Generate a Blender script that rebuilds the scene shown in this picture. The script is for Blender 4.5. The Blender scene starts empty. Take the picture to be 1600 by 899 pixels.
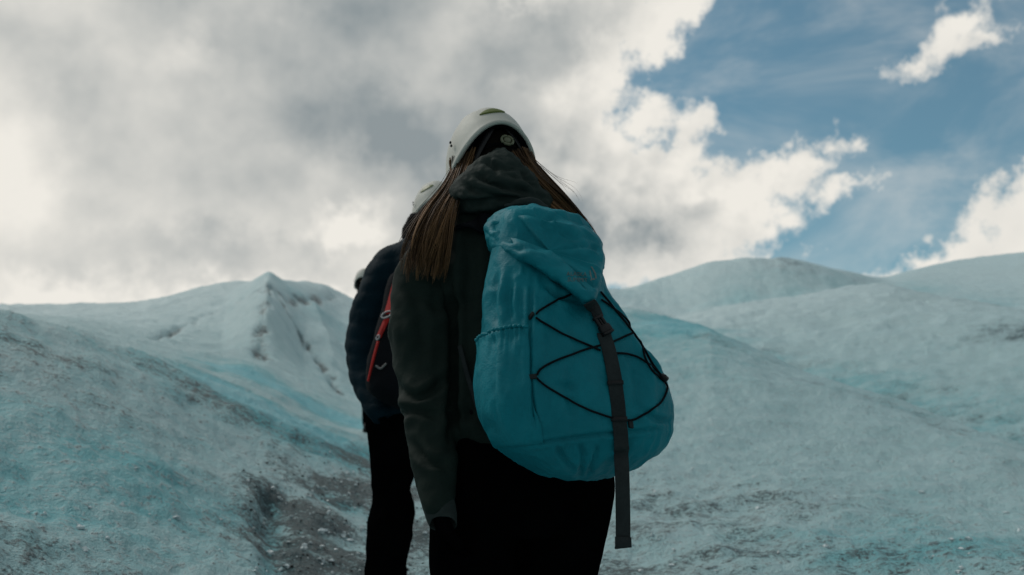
import bpy, bmesh, math, random
import numpy as np
from mathutils import Vector, Matrix
from mathutils.bvhtree import BVHTree

random.seed(7)
rng = np.random.default_rng(7)
SC = bpy.context.scene
COL = SC.collection
R = math.radians

# ---------------------------------------------------------------- camera
FPX = 1600 * 35.0 / 36.0            # focal length in photograph pixels
CAM = np.array([0.0, 0.0, 1.40])
PITCH = R(12.0)
FWD = np.array([0, math.cos(PITCH), math.sin(PITCH)])
UPV = np.array([0, -math.sin(PITCH), math.cos(PITCH)])
cam_data = bpy.data.cameras.new('camera')
cam_data.lens = 35.0
cam_data.sensor_width = 36.0
cam_data.clip_start = 0.05
cam_data.clip_end = 6000
cam_data.dof.use_dof = True
cam_data.dof.focus_distance = 2.2
cam_data.dof.aperture_fstop = 4.6
cam = bpy.data.objects.new('camera', cam_data)
cam.location = CAM
cam.rotation_euler = (math.pi / 2 + PITCH, 0, 0)
COL.objects.link(cam)
SC.camera = cam

def ray(px, py):
    d = np.array([(px - 800) / FPX, 0, 0]) + UPV * ((449.5 - py) / FPX) + FWD
    return d
def at(px, py, Y):
    """world point on the sight line of a photograph pixel, Y metres ahead"""
    d = ray(px, py)
    return CAM + d * (Y / d[1])
def proj(P):
    P = np.atleast_2d(P) - CAM
    z = P @ FWD
    return np.stack([800 + FPX * P[:, 0] / z, 449.5 - FPX * (P @ UPV) / z], 1)
def azel(px, py):
    d = ray(px, py)
    return math.degrees(math.atan2(d[0], d[1])), math.degrees(math.atan2(d[2], math.hypot(d[0], d[1])))

# ---------------------------------------------------------------- colour management
SC.view_settings.view_transform = 'Standard'
SC.view_settings.look = 'None'
SC.view_settings.exposure = 0.0
SC.view_settings.gamma = 1.0
SC.view_settings.use_curve_mapping = False
SC.render.engine = 'CYCLES'
SC.cycles.use_denoising = True
SC.cycles.max_bounces = 6
SC.cycles.diffuse_bounces = 2
SC.cycles.glossy_bounces = 3

# ---------------------------------------------------------------- node helper
class NT:
    def __init__(self, tree):
        self.t = tree; self.n = tree.nodes; self.l = tree.links
    def node(self, typ, **kw):
        nd = self.n.new(typ)
        for k, v in kw.items():
            setattr(nd, k, v)
        return nd
    def put(self, sock, v):
        if hasattr(v, 'is_output'):
            self.l.new(v, sock)
        elif v is not None:
            sock.default_value = v
    def m(self, op, a, b=None, c=None, clamp=False):
        nd = self.node('ShaderNodeMath', operation=op, use_clamp=clamp)
        self.put(nd.inputs[0], a)
        if b is not None: self.put(nd.inputs[1], b)
        if c is not None: self.put(nd.inputs[2], c)
        return nd.outputs[0]
    def vm(self, op, a, b=None, s=None):
        nd = self.node('ShaderNodeVectorMath', operation=op)
        self.put(nd.inputs[0], a)
        if b is not None: self.put(nd.inputs[1], b)
        if s is not None: self.put(nd.inputs['Scale'], s)
        return nd.outputs['Value'] if op in ('LENGTH', 'DOT_PRODUCT', 'DISTANCE') else nd.outputs[0]
    def noise(self, vec, scale, detail=4, rough=0.55, dist=0.0, lac=2.0):
        nd = self.node('ShaderNodeTexNoise')
        self.put(nd.inputs['Vector'], vec)
        nd.inputs['Scale'].default_value = scale
        nd.inputs['Detail'].default_value = detail
        nd.inputs['Roughness'].default_value = rough
        nd.inputs['Distortion'].default_value = dist
        nd.inputs['Lacunarity'].default_value = lac
        return nd.outputs[0], nd.outputs[1]
    def mapr(self, v, a, b, c=0.0, d=1.0, smooth=True):
        nd = self.node('ShaderNodeMapRange')
        nd.interpolation_type = 'SMOOTHSTEP' if smooth else 'LINEAR'
        nd.clamp = True if not smooth else True
        self.put(nd.inputs[0], v)
        for i, x in zip((1, 2, 3, 4), (a, b, c, d)):
            nd.inputs[i].default_value = x
        return nd.outputs[0]
    def mix(self, f, a, b, mode='MIX'):
        nd = self.node('ShaderNodeMix', data_type='RGBA', blend_type=mode)
        self.put(nd.inputs[0], f)
        for s, v in ((nd.inputs[6], a), (nd.inputs[7], b)):
            if isinstance(v, tuple) and len(v) == 3: v = v + (1.0,)
            self.put(s, v)
        return nd.outputs[2]

# ---------------------------------------------------------------- sun and sky
SUN_AZ, SUN_EL = -62.0, 50.0      # high on the left, veiled by cloud
sun_data = bpy.data.lights.new('sun', 'SUN')
sun_data.energy = 1.5
sun_data.angle = R(25)
sun_data.color = (1.0, 0.96, 0.90)
sun = bpy.data.objects.new('sun', sun_data)
sd = Vector((math.sin(R(SUN_AZ)) * math.cos(R(SUN_EL)), math.cos(R(SUN_AZ)) * math.cos(R(SUN_EL)), math.sin(R(SUN_EL))))
sun.rotation_euler = sd.to_track_quat('Z', 'Y').to_euler()
sun.location = (-20, 30, 60)
COL.objects.link(sun)

world = bpy.data.worlds.new('World')
SC.world = world
world.use_nodes = True
W = NT(world.node_tree)
W.n.clear()
STRENGTH = 0.10
sky = W.node('ShaderNodeTexSky', sky_type='NISHITA')
sky.sun_disc = False
sky.sun_elevation = R(SUN_EL)
sky.sun_rotation = R(SUN_AZ)
sky.altitude = 400
sky.air_density = 1.0
sky.dust_density = 0.6
sky.ozone_density = 2.0
tc = W.node('ShaderNodeTexCoord')
DIR = tc.outputs['Generated']
sep = W.node('ShaderNodeSeparateXYZ'); W.put(sep.inputs[0], DIR)
az = W.m('MULTIPLY', W.m('ARCTAN2', sep.outputs[0], sep.outputs[1]), 180 / math.pi)
el = W.m('MULTIPLY', W.m('ARCSINE', sep.outputs[2]), 180 / math.pi)
comb = W.node('ShaderNodeCombineXYZ'); W.put(comb.inputs[0], az); W.put(comb.inputs[1], el)
Q0 = comb.outputs[0]
# billow the cloud outlines: large soft warp + small ragged warp
_, w1 = W.noise(DIR, 7.0, 2, 0.5)
_, w2 = W.noise(DIR, 24.0, 3, 0.6)
_, w3 = W.noise(DIR, 70.0, 3, 0.6)
wv = W.vm('ADD', W.vm('SCALE', W.vm('SUBTRACT', w1, (0.5, 0.5, 0.5)), s=4.5),
          W.vm('ADD', W.vm('SCALE', W.vm('SUBTRACT', w2, (0.5, 0.5, 0.5)), s=3.2),
               W.vm('SCALE', W.vm('SUBTRACT', w3, (0.5, 0.5, 0.5)), s=1.3)))
Q = W.vm('ADD', Q0, W.vm('MULTIPLY', wv, (1.0, 1.0, 0.0)))
DEG = math.degrees(1 / FPX)
def ellipse(px, py, rx, ry, rot=0.0, vec=None):
    a, e = azel(px, py)
    mp = W.node('ShaderNodeMapping', vector_type='TEXTURE')
    W.put(mp.inputs[0], vec or Q)
    k = math.cos(R(e))
    mp.inputs['Location'].default_value = (a, e, 0)
    mp.inputs['Rotation'].default_value = (0, 0, R(rot))
    mp.inputs['Scale'].default_value = (rx * DEG, ry * DEG, 1)
    return W.vm('LENGTH', mp.outputs[0])
def union(blobs):
    s = None
    for b in blobs:
        q = ellipse(*b)
        d = W.m('MULTIPLY', W.m('SUBTRACT', 1.0, q), min(b[2], b[3]) * DEG)
        s = d if s is None else W.m('SMOOTH_MAX', s, d, 0.5)
    return s
# one big deck filling the left, the heap cloud in the middle, wisps on the right
deck = [(200, 120, 800, 620, 0), (650, -40, 480, 210, 18), (880, -20, 240, 130, 32), (620, 330, 420, 260, 0), (1035, 8, 150, 60, 40), (1000, 75, 90, 38, 48),
        (-500, 200, 700, 500, 0)]
heap = [(900, 260, 130, 95, 10), (1010, 190, 85, 45, 12), (1085, 200, 38, 42, 0), (1000, 300, 170, 90, 0), (1120, 320, 150, 75, 12),
        (1230, 275, 85, 55, 24), (1298, 222, 32, 34, 35), (1320, 298, 75, 24, -6), (1180, 365, 110, 36, 6), (1020, 400, 170, 80, 0),
        (1150, 415, 90, 22, 8), (940, 170, 60, 30, 25), (1355, 300, 50, 13, -10)]
wisps = [(1430, 426, 120, 24, 12), (1500, 402, 130, 40, 15), (1480, 62, 105, 30, 24), (1525, 75, 62, 24, 8), (1420, 92, 42, 20, 10),
         (1560, 395, 220, 46, 17), (1545, 335, 60, 26, 28), (1620, 290, 70, 34, 30), (1500, 365, 30, 16, 30), (1730, 330, 170, 110, 15),
         (2200, 150, 420, 160, 10), (2050, 420, 300, 80, 5)]
S_heap = union(heap)
S_deck = union(deck)
S_wisp = union(wisps)
# everywhere outside the picture: added closed grey cloud from noise, cuts light from behind
big, _ = W.noise(DIR, 2.2, 5, 0.55)
outm = W.mapr(ellipse(800, 300, 1250, 900, 0, Q0), 0.9, 1.5)
S_out = W.m('SUBTRACT', W.m('MULTIPLY', W.m('SUBTRACT', big, 0.30), 30), W.m('MULTIPLY', W.m('SUBTRACT', 1.0, outm), 30))
nz, _ = W.noise(DIR, 34.0, 5, 0.62)
nzc = W.m('SUBTRACT', nz, 0.5)
S = W.m('MAXIMUM', W.m('MAXIMUM', S_heap, S_deck), W.m('MAXIMUM', S_wisp, S_out))
S = W.m('ADD', S, W.m('MULTIPLY', nzc, 3.2))
alpha = W.mapr(S, -0.35, 1.05)
# thin high veil drifting over the blue
veil, _ = W.noise(W.vm('MULTIPLY', DIR, (1.0, 1.0, 2.2)), 5.0, 5, 0.6, 0.4)
veil = W.m('ADD', W.m('MULTIPLY', W.mapr(veil, 0.36, 0.74), 0.34), 0.05)
alpha = W.m('MAXIMUM', alpha, veil)
# grey body of the clouds: how deep they are, in broad soft masses
def soft(px, py, rx, ry, rot=0.0, a=1.0):
    return W.m('MULTIPLY', W.mapr(ellipse(px, py, rx, ry, rot), 1.0, 0.0), a)
greys = [(330, 200, 900, 420, 0, 0.46), (560, 40, 560, 150, 0, 0.34), (620, 215, 300, 110, -8, 0.48), (880, 50, 330, 120, 30, 0.60), (820, 190, 150, 60, 10, 0.30),
         (330, 405, 340, 70, 0, 0.42), (930, 385, 260, 110, 0, 0.72), (1090, 360, 150, 60, 10, 0.30), (700, 330, 200, 110, 0, 0.25), (1040, 235, 70, 32, 20, 0.25),
         (1240, 300, 70, 35, 15, 0.18), (1500, 92, 60, 16, 10, 0.3), (545, 365, 90, 50, 10, -0.5), (10, 210, 130, 150, 0, -0.28), (60, 455, 170, 60, 0, -0.3), (300, 85, 90, 50, 0, -0.2), (820, 5, 60, 40, 0, -0.4), (480, 470, 260, 30, 0, -0.25)]
g = None
for b in greys:
    s = soft(*b)
    g = s if g is None else W.m('ADD', g, s)
g = W.m('ADD', g, W.m('MULTIPLY', outm, 0.95))
patch, _ = W.noise(W.vm('MULTIPLY', DIR, (1.0, 1.0, 1.7)), 3.4, 3, 0.45, 0.2)
fine, _ = W.noise(DIR, 11.0, 4, 0.5, 0.2)
# relief: the side of each billow away from the light is darker
off = Vector((-0.35, 0.2, 0.9)) * 0.016
n_a, _ = W.noise(DIR, 17.0, 3, 0.5)
n_b, _ = W.noise(W.vm('ADD', DIR, tuple(off)), 17.0, 3, 0.5)
relief = W.m('MULTIPLY', W.m('SUBTRACT', n_b, n_a), 1.9)
g = W.m('ADD', g, W.m('MULTIPLY', W.m('SUBTRACT', patch, 0.5), 1.45))
g = W.m('ADD', g, W.m('MULTIPLY', W.m('SUBTRACT', fine, 0.5), 0.75))
g = W.m('ADD', g, W.m('MULTIPLY', relief, W.m('ADD', 0.22, soft(1080, 280, 480, 260, 0, 1.0))))
edge = W.mapr(S, 0.0, 3.0)
g = W.m('MULTIPLY', g, W.m('ADD', 0.25, W.m('MULTIPLY', edge, 0.75)))
g = W.m('ADD', g, 0.08, clamp=True)
white = (0.86 / STRENGTH, 0.83 / STRENGTH, 0.765 / STRENGTH)
grey = (0.27 / STRENGTH, 0.31 / STRENGTH, 0.325 / STRENGTH)
ccol = W.mix(g, white, grey)
blue = W.mix(1.0, sky.outputs[0], (0.60, 0.93, 0.80), 'MULTIPLY')
final = W.mix(alpha, blue, ccol)
bg = W.node('ShaderNodeBackground')
W.put(bg.inputs[0], final)
bg.inputs[1].default_value = STRENGTH
wo = W.node('ShaderNodeOutputWorld')
W.l.new(bg.outputs[0], wo.inputs[0])
world.cycles.sampling_method = 'NONE'

# ---------------------------------------------------------------- generic mesh helpers
def link_mesh(name, verts, faces, mat=None, parent=None, smooth=True):
    me = bpy.data.meshes.new(name)
    me.from_pydata([tuple(map(float, v)) for v in verts], [], [tuple(f) for f in faces])
    me.update()
    if smooth:
        me.polygons.foreach_set('use_smooth', [True] * len(me.polygons))
    o = bpy.data.objects.new(name, me)
    COL.objects.link(o)
    if mat: me.materials.append(mat)
    if parent is not None: put_under(o, parent)
    return o
def put_under(o, parent):
    o.parent = parent
    o.matrix_parent_inverse = Matrix.Translation(-Vector(parent.location))
def tag(o, label, cat, group=None):
    o['label'] = label; o['category'] = cat
    if group: o['group'] = group
    return o
def thing(name, loc, label, cat, group=None):
    o = bpy.data.objects.new(name, None)
    o.location = Vector([float(c) for c in loc]); o.empty_display_size = 0.2
    COL.objects.link(o)
    return tag(o, label, cat, group)
def new_mat(name):
    m = bpy.data.materials.new(name); m.use_nodes = True
    t = NT(m.node_tree)
    b = [n for n in t.n if n.type == 'BSDF_PRINCIPLED'][0]
    return m, t, b

# numpy gradient noise
_perm = rng.permutation(512)
_perm = np.concatenate([_perm, _perm, _perm])
_grad = rng.normal(size=(512, 3)); _grad /= np.linalg.norm(_grad, axis=1)[:, None]
def pnoise(P):
    P = np.asarray(P, float)
    i = np.floor(P).astype(int); f = P - i
    u = f * f * f * (f * (f * 6 - 15) + 10)
    out = 0
    for dx in (0, 1):
        for dy in (0, 1):
            for dz in (0, 1):
                h = _perm[(_perm[(_perm[(i[:, 0] + dx) % 512] + i[:, 1] + dy) % 512] + i[:, 2] + dz) % 512]
                gdot = (_grad[h] * (f - np.array([dx, dy, dz]))).sum(1)
                wgt = (u[:, 0] if dx else 1 - u[:, 0]) * (u[:, 1] if dy else 1 - u[:, 1]) * (u[:, 2] if dz else 1 - u[:, 2])
                out = out + gdot * wgt
    return out
def fbm(P, octv=4, gain=0.5):
    P = np.asarray(P, float); a = 1.0; s = 0
    for k in range(octv):
        s = s + a * pnoise(P * (2.03 ** k) + 17.3 * k); a *= gain
    return s
def sstep(a, b, x):
    t = np.clip((x - a) / (b - a), 0, 1)
    return t * t * (3 - 2 * t)

# ---------------------------------------------------------------- the glacier
# feature lines of the ice, each a run of (pixel x, pixel y, metres away); the sheet passes through them
def line(knots, azs):
    a, r, z = [], [], []
    for px, py, rr in knots:
        A, E = azel(px, py)
        a.append(A); r.append(rr); z.append(CAM[2] + rr * math.tan(R(E)))
    a = np.array(a); o = np.argsort(a)
    rr = np.interp(azs, a[o], np.array(r)[o]); zz = np.interp(azs, a[o], np.array(z)[o])
    return rr, zz
NAZ = 760
az_in = np.linspace(-36, 36, NAZ)
az_l = np.linspace(-180, -36, 73)[:-1]
az_r = np.linspace(36, 180, 73)[1:]
AZ = np.concatenate([az_l, az_in, az_r])
dense = 11
def smooth_az(v, s):
    """gaussian along azimuth (degrees)"""
    out = np.empty_like(v)
    for i, a in enumerate(AZ):
        w = np.exp(-0.5 * ((AZ - a) / s) ** 2) * GW
        out[i] = (w * v).sum() / w.sum()
    return out
GW = np.gradient(AZ)
feat = []
def add_feat(kn, s=0.6):
    r, z = line(kn, AZ)
    feat.append((smooth_az(r, s), smooth_az(z, s)))
feat.append((np.full(len(AZ), 0.4), np.full(len(AZ), 0.13)))
# bottom of the frame
add_feat([(-300, 905, 3.2), (0, 899, 3.4), (200, 899, 3.7), (380, 902, 4.0), (450, 922, 4.2), (560, 945, 4.4), (680, 945, 4.5), (800, 925, 4.6), (950, 895, 4.8), (1200, 899, 4.4), (1600, 899, 4.2), (1900, 899, 4)], 1.5)
# lower faces
add_feat([(-300, 650, 4.6), (0, 680, 4.9), (200, 700, 5.2), (350, 740, 5.7), (430, 775, 5.6), (560, 800, 6.0), (680, 800, 6.2), (800, 780, 6.4), (950, 720, 8.0), (1200, 745, 7.6), (1600, 800, 6.6), (1900, 830, 6)], 1.5)
# crest of the left mound / the path / crest of the right slope
add_feat([(-400, 455, 6.6), (0, 480, 7.0), (100, 507, 7.3), (200, 541, 7.6), (300, 577, 8.0), (400, 622, 8.2), (500, 668, 8.5), (570, 692, 8.8), (700, 700, 10), (800, 620, 14), (900, 500, 20), (985, 481, 21), (1040, 500, 20), (1130, 535, 18), (1250, 588, 15.5), (1400, 632, 13), (1600, 703, 10.5), (2000, 800, 8)], 0.7)
# hollows behind it
add_feat([(-400, 500, 9), (0, 520, 9.5), (100, 540, 9.8), (200, 552, 10.2), (280, 566, 10.4), (340, 596, 10.8), (400, 612, 11), (480, 655, 11.2), (560, 676, 11.6), (700, 640, 14), (800, 600, 18), (900, 520, 24), (985, 496, 24.5), (1040, 520, 23), (1130, 568, 20.5), (1250, 628, 17.8), (1400, 680, 15), (1600, 758, 12.2), (2000, 830, 10)], 0.7)
# first rise behind
add_feat([(-400, 500, 15), (0, 500, 15), (120, 506, 15), (200, 528, 15), (300, 556, 14), (350, 566, 14), (400, 572, 14.2), (460, 600, 14.2), (520, 626, 14.4), (570, 655, 14.6), (700, 600, 19), (800, 560, 24), (900, 500, 30), (985, 484, 31), (1050, 508, 30), (1130, 528, 27), (1250, 545, 25), (1400, 570, 22), (1600, 620, 18), (2000, 720, 14)], 0.7)
# second rise
add_feat([(-400, 500, 25), (0, 500, 25), (120, 503, 25), (200, 512, 25), (300, 520, 24), (350, 524, 24), (412, 520, 22), (460, 545, 24), (520, 575, 24), (570, 600, 24), (700, 560, 28), (800, 530, 34), (900, 490, 40), (985, 478, 41), (1050, 502, 38), (1150, 479, 38), (1250, 463, 38), (1380, 443, 38), (1450, 463, 34), (1600, 489, 28), (1900, 540, 22)], 0.5)
# dip before the skyline (hidden on the right)
add_feat([(-400, 500, 31), (0, 498, 31), (130, 500, 31), (210, 497, 31), (300, 486, 31), (370, 474, 31), (418, 468, 30), (470, 482, 31), (520, 508, 32), (570, 530, 32), (700, 530, 38), (850, 500, 46), (985, 480, 50), (1050, 492, 50), (1150, 490, 48), (1250, 480, 48), (1380, 462, 50), (1450, 478, 48), (1600, 505, 45), (1900, 540, 40)], 0.5)
# skyline
add_feat([(-400, 490, 45), (0, 492, 45), (70, 494, 45), (130, 496, 45), (210, 490, 45), (300, 465, 42), (370, 449, 40), (412, 444, 38), (420, 442, 38), (428, 445, 38), (470, 446, 40), (505, 451, 42), (530, 468, 45), (570, 486, 45), (700, 480, 50), (850, 462, 55), (985, 455, 60), (1050, 435, 62), (1100, 417, 62), (1160, 408, 62), (1225, 406, 62), (1252, 413, 62), (1300, 427, 64), (1340, 438, 70), (1385, 452, 80), (1450, 438, 90), (1500, 427, 95), (1600, 414, 95), (1800, 392, 95), (2100, 390, 90)], 0.22)
rl, zl = feat[-1]
feat.append((rl * 1.5, zl - 3.5))
feat.append((np.full(len(AZ), 260.0), np.full(len(AZ), 4.0)))
feat.append((np.full(len(AZ), 2500.0), np.full(len(AZ), -20.0)))
FR = np.array([f[0] for f in feat]); FZ = np.array([f[1] for f in feat])
# behind the camera the ice simply falls away, gently
back = sstep(45, 110, np.abs(AZ))
FZ = FZ * (1 - back) + back * (0.1 - 0.1 * np.minimum(FR, 60) + 0.0)
NR = 460
def pchip(x, y, xi):
    h = np.diff(x); d = np.diff(y) / h
    m = np.zeros_like(y)
    for k in range(1, len(x) - 1):
        if d[k - 1] * d[k] > 0:
            w1 = 2 * h[k] + h[k - 1]; w2 = h[k] + 2 * h[k - 1]
            m[k] = (w1 + w2) / (w1 / d[k - 1] + w2 / d[k])
    m[0] = d[0]; m[-1] = d[-1]
    j = np.clip(np.searchsorted(x, xi) - 1, 0, len(x) - 2)
    t = (xi - x[j]) / h[j]
    return ((1 + 2 * t) * (1 - t) ** 2 * y[j] + t * (1 - t) ** 2 * h[j] * m[j] + t * t * (3 - 2 * t) * y[j + 1] + t * t * (t - 1) * h[j] * m[j + 1])
tt = np.concatenate([np.geomspace(0.4, 2.6, 22)[:-1], np.geomspace(2.6, 130, NR - 60), np.geomspace(130, 2500, 41)[1:]])
NR = len(tt)
Z = np.empty((len(AZ), NR))
for i in range(len(AZ)):
    Z[i] = pchip(FR[:, i], FZ[:, i], tt)
AA, RR = np.meshgrid(np.radians(AZ), tt, indexing='ij')
X = RR * np.sin(AA); Yg = RR * np.cos(AA)
flat = np.stack([X.ravel(), Yg.ravel(), np.zeros(X.size)], 1)
def relief_at(x, y):
    p = np.stack([x, y, np.zeros_like(x)], 1); r = np.hypot(x, y)
    near = np.exp(-r / 9.0)
    z = 0.10 * sstep(2, 8, r) * fbm(p * 0.45, 3) * np.exp(-r / 40)
    z = z + (0.060 * np.exp(-r / 14) + 0.03) * fbm(p * 1.9 + 40, 4, 0.6)
    z = z + 0.030 * np.exp(-r / 9) * fbm(p * 7.5 + 90, 3, 0.65)
    z = z + 0.16 * sstep(12, 22, r) * (1 - sstep(50, 70, r)) * (0.5 - np.abs(fbm(p * 0.5 + 77, 4, 0.55)) * 1.6)
    z = z + 0.26 * sstep(14, 40, r) * fbm(p * 0.16 + 7, 4, 0.5)
    return z
Z += relief_at(flat[:, 0], flat[:, 1]).reshape(Z.shape)
# the peak on the left: a sharp ridge coming down towards the camera, ice runnels beside it
def ridge(px_top, px_bot, r_top, r_bot, w_deg, h):
    a0 = azel(px_top, 450)[0]; a1 = azel(px_bot, 540)[0]
    t = np.clip((RR - r_bot) / (r_top - r_bot), 0, 1)
    ac = a1 + (a0 - a1) * t
    d = np.abs(np.degrees(AA) - ac) / w_deg
    env = sstep(r_bot - 6, r_bot + 3, RR) * (1 - sstep(r_top - 5, r_top + 1, RR))
    return h * np.clip(1 - d, 0, 1) ** 1.2 * env
Z += ridge(420, 412, 36.0, 21, 2.3, 0.72) + ridge(470, 520, 36, 26, 1.6, 0.3)

def ground_z(x, y):
    a = math.degrees(math.atan2(x, y)); r = math.hypot(x, y)
    i = int(np.clip(np.searchsorted(AZ, a) - 1, 0, len(AZ) - 2)); j = int(np.clip(np.searchsorted(tt, r) - 1, 0, NR - 2))
    u = (a - AZ[i]) / (AZ[i + 1] - AZ[i]); v = (r - tt[j]) / (tt[j + 1] - tt[j])
    return float((Z[i, j] * (1 - u) + Z[i + 1, j] * u) * (1 - v) + (Z[i, j + 1] * (1 - u) + Z[i + 1, j + 1] * u) * v)
def ground_hit(px, py, rmin=2.0):
    d = ray(px, py); k = 1 / math.hypot(d[0], d[1])
    for r in np.geomspace(rmin, 120, 700):
        p = CAM + d * k * r
        if p[2] < ground_z(p[0], p[1]):
            return p
    return None
# cracks: dark grit-filled grooves across the ice face
dirt_shade = np.zeros(Z.shape); blue_ice = np.zeros(Z.shape); clean = np.zeros(Z.shape)
WOB = fbm(flat * 0.9, 3).reshape(Z.shape)
BRK = np.clip(0.75 + 1.4 * fbm(flat * 0.55 + 12, 3), 0.30, 1).reshape(Z.shape)
def groove(pts, width, depth, dirt_amt, spread, blue_amt=0.0):
    P = [ground_hit(*p) for p in pts]
    P = np.array([p for p in P if p is not None])
    D = np.full(Z.shape, 1e9); wob = (0.30 * WOB if P[0][1] > 15 else 0.35 * spread * WOB)
    for a, b in zip(P[:-1], P[1:]):
        ab = b[:2] - a[:2]; L2 = (ab ** 2).sum() + 1e-9
        t = np.clip(((X - a[0]) * ab[0] + (Yg - a[1]) * ab[1]) / L2, 0, 1)
        D = np.minimum(D, np.hypot(X - a[0] - t * ab[0], Yg - a[1] - t * ab[1]))
    D = np.abs(D + wob) if P[0][1] > 15 else np.maximum(D + wob, 0)
    Z[...] -= depth * np.exp(-(D / width) ** 2)
    dirt_shade[...] = np.maximum(dirt_shade, dirt_amt * np.exp(-(D / spread) ** 2) * (BRK if P[0][1] > 15 else 1.0))
    if blue_amt: blue_ice[...] = np.maximum(blue_ice, blue_amt * np.exp(-(D / spread) ** 2))
groove([(424, 446), (445, 480), (470, 520), (495, 560), (515, 590), (535, 615)], 0.10, 0.16, 1.5, 0.08)
groove([(422, 446), (412, 480), (411, 505), (408, 530), (406, 560)], 0.10, 0.14, 1.3, 0.09)
groove([(410, 450), (370, 470), (320, 492), (275, 512), (240, 530)], 0.12, 0.15, 1.4, 0.085)
groove([(440, 462), (480, 468), (525, 464)], 0.15, 0.1, 0.9, 0.2)
groove([(1060, 512), (1130, 538), (1190, 563), (1250, 590), (1325, 612), (1400, 634), (1500, 668)], 0.10, 0.02, 0.42, 0.16)
groove([(436, 760), (430, 800), (424, 850), (430, 905)], 0.07, 0.045, 0.0, 0.05, 0.5)
groove([(448, 760), (455, 800), (462, 850)], 0.06, 0.03, 0.85, 0.10)
groove([(418, 780), (412, 840)], 0.05, 0.05, 0.6, 0.08)
def spot(px, py, sx, sy, amt, field, rmin=2.0):
    """gaussian patch on the ice: sx across, sy along the view, in metres"""
    c = ground_hit(px, py, rmin)
    if c is None: return
    rc = math.hypot(c[0], c[1]); ux, uy = c[0] / rc, c[1] / rc
    dx = (X - c[0]) * uy - (Yg - c[1]) * ux; dy = (X - c[0]) * ux + (Yg - c[1]) * uy
    field[...] = np.maximum(field, amt * np.exp(-(dx / sx) ** 2 - (dy / sy) ** 2))
for s in [(60, 560, .7, .5, .42), (330, 615, .5, .5, .5), (270, 600, .5, .4, .34), (540, 720, .4, .7, .8), (500, 740, .3, .5, .6), (600, 760, .5, 1.2, 1.0), (1200, 550, 1.0, .5, .30, 18), (1255, 575, 1.0, .5, .34, 17), (1310, 593, 1.0, .5, .36, 16), (1365, 608, .9, .5, .38, 15), (1420, 624, .9, .45, .40, 14.5), (1475, 643, .8, .45, .40, 13.5), (1530, 664, .8, .45, .40, 12.5), (1590, 685, .8, .45, .40, 11.5), (525, 770, .35, .7, 1.0), (500, 815, .38, .6, 1.3), (545, 800, .35, .7, 1.1),  # run along the right trough: its occlusion shade, painted as dark grit
          (475, 865, .36, .5, 1.35), (550, 870, .4, .6, 1.2), (640, 830, .3, .6, .9), (1000, 790, .6, 1.2, .45), (1060, 830, .5, .8, .6), (1130, 860, .5, .6, .55), (980, 890, .4, .6, .6), (1250, 880, .9, .6, .5), (1450, 890, .9, .6, .4), (1100, 800, .9, 1.0, .45), (1560, 860, .6, .6, .35),  # dirt; broad patches at right also paint in the near ice's darkening
          (1590, 520, 1.0, 1.2, .7), (720, 800, .8, 1.2, .6), (20, 860, .3, .3, .4), (1340, 440, 1.0, 3, .3), (1232, 409, 1.5, 3, .5)]:
    spot(*s[:5], dirt_shade, *(s[5:] or (2.0,)))
for s in [(385, 588, .8, 1.0, 1.25), (350, 625, .35, .3, .7), (420, 635, .95, .8, 1.2), (520, 652, .95, .8, 1.25), (470, 690, .3, .3, .5), (505, 705, .25, .3, .8), (150, 560, 1.0, 1.0, .35), (60, 700, 1.0, .9, .55), (180, 720, .6, .8, .5), (300, 780, .5, .5, .4), (40, 800, .6, .4, .6),
          (1050, 506, 1.3, 3, .9), (1100, 516, 1.2, 0.90, 0.52, 20), (1150, 534, 1.2, 0.90, 0.52, 19), (1200, 557, 1.2, 0.84, 0.52, 18), (1255, 582, 1.2, 0.84, 0.52, 17), (1310, 600, 1.1, 0.78, 0.52, 16), (1365, 615, 1.1, 0.72, 0.52, 15), (1420, 631, 1.0, 0.72, 0.52, 14.5), (1475, 650, 1.0, 0.66, 0.52, 13.5), (1530, 671, .9, 0.66, 0.52, 12.5), (1590, 692, .9, 0.60, 0.52, 11.5), (1350, 840, .5, .5, .55), (1420, 860, .5, .5, .5), (1540, 850, .5, .6, .4),
          (1150, 474, 2.5, 4, .45, 45), (1240, 459, 2.5, 4, .45, 45), (1330, 448, 2.5, 4, .45, 45), (1430, 452, 3, 5, .45, 45), (1530, 470, 3, 5, .45, 40), (490, 475, 2, 3, .5), (1030, 470, 4, 5, .2), (530, 790, .2, .14, .6)]:
    spot(*s[:5], blue_ice, *(s[5:] or (2.0,)))
dirt_shade *= np.clip(0.72 + 1.7 * fbm(flat * 2.0 + 5, 4, 0.62).reshape(Z.shape), 0.1, 1.3)

nA = len(AZ)
verts = np.stack([X.ravel(), Yg.ravel(), Z.ravel()], 1)
idx = np.arange(nA * NR).reshape(nA, NR)
quads = np.stack([idx[:-1, :-1].ravel(), idx[:-1, 1:].ravel(), idx[1:, 1:].ravel(), idx[1:, :-1].ravel()], 1)
quads = quads[:, ::-1]
me = bpy.data.meshes.new('glacier_ice')
me.vertices.add(len(verts)); me.vertices.foreach_set('co', verts.ravel())
me.loops.add(quads.size); me.loops.foreach_set('vertex_index', quads.ravel().astype(np.int32))
me.polygons.add(len(quads)); me.polygons.foreach_set('loop_start', np.arange(0, quads.size, 4, dtype=np.int32))
me.polygons.foreach_set('use_smooth', np.ones(len(quads), bool))
me.update(calc_edges=True)
for nm, f in (('grit', dirt_shade), ('blue_ice', blue_ice)):  # grit carries real dirt plus the painted-in shade
    at_ = me.attributes.new(nm, 'FLOAT', 'POINT'); at_.data.foreach_set('value', np.clip(f, 0, 1).ravel().astype(np.float32))
if me.polygons[1000].normal.z < 0: me.flip_normals()
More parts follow.
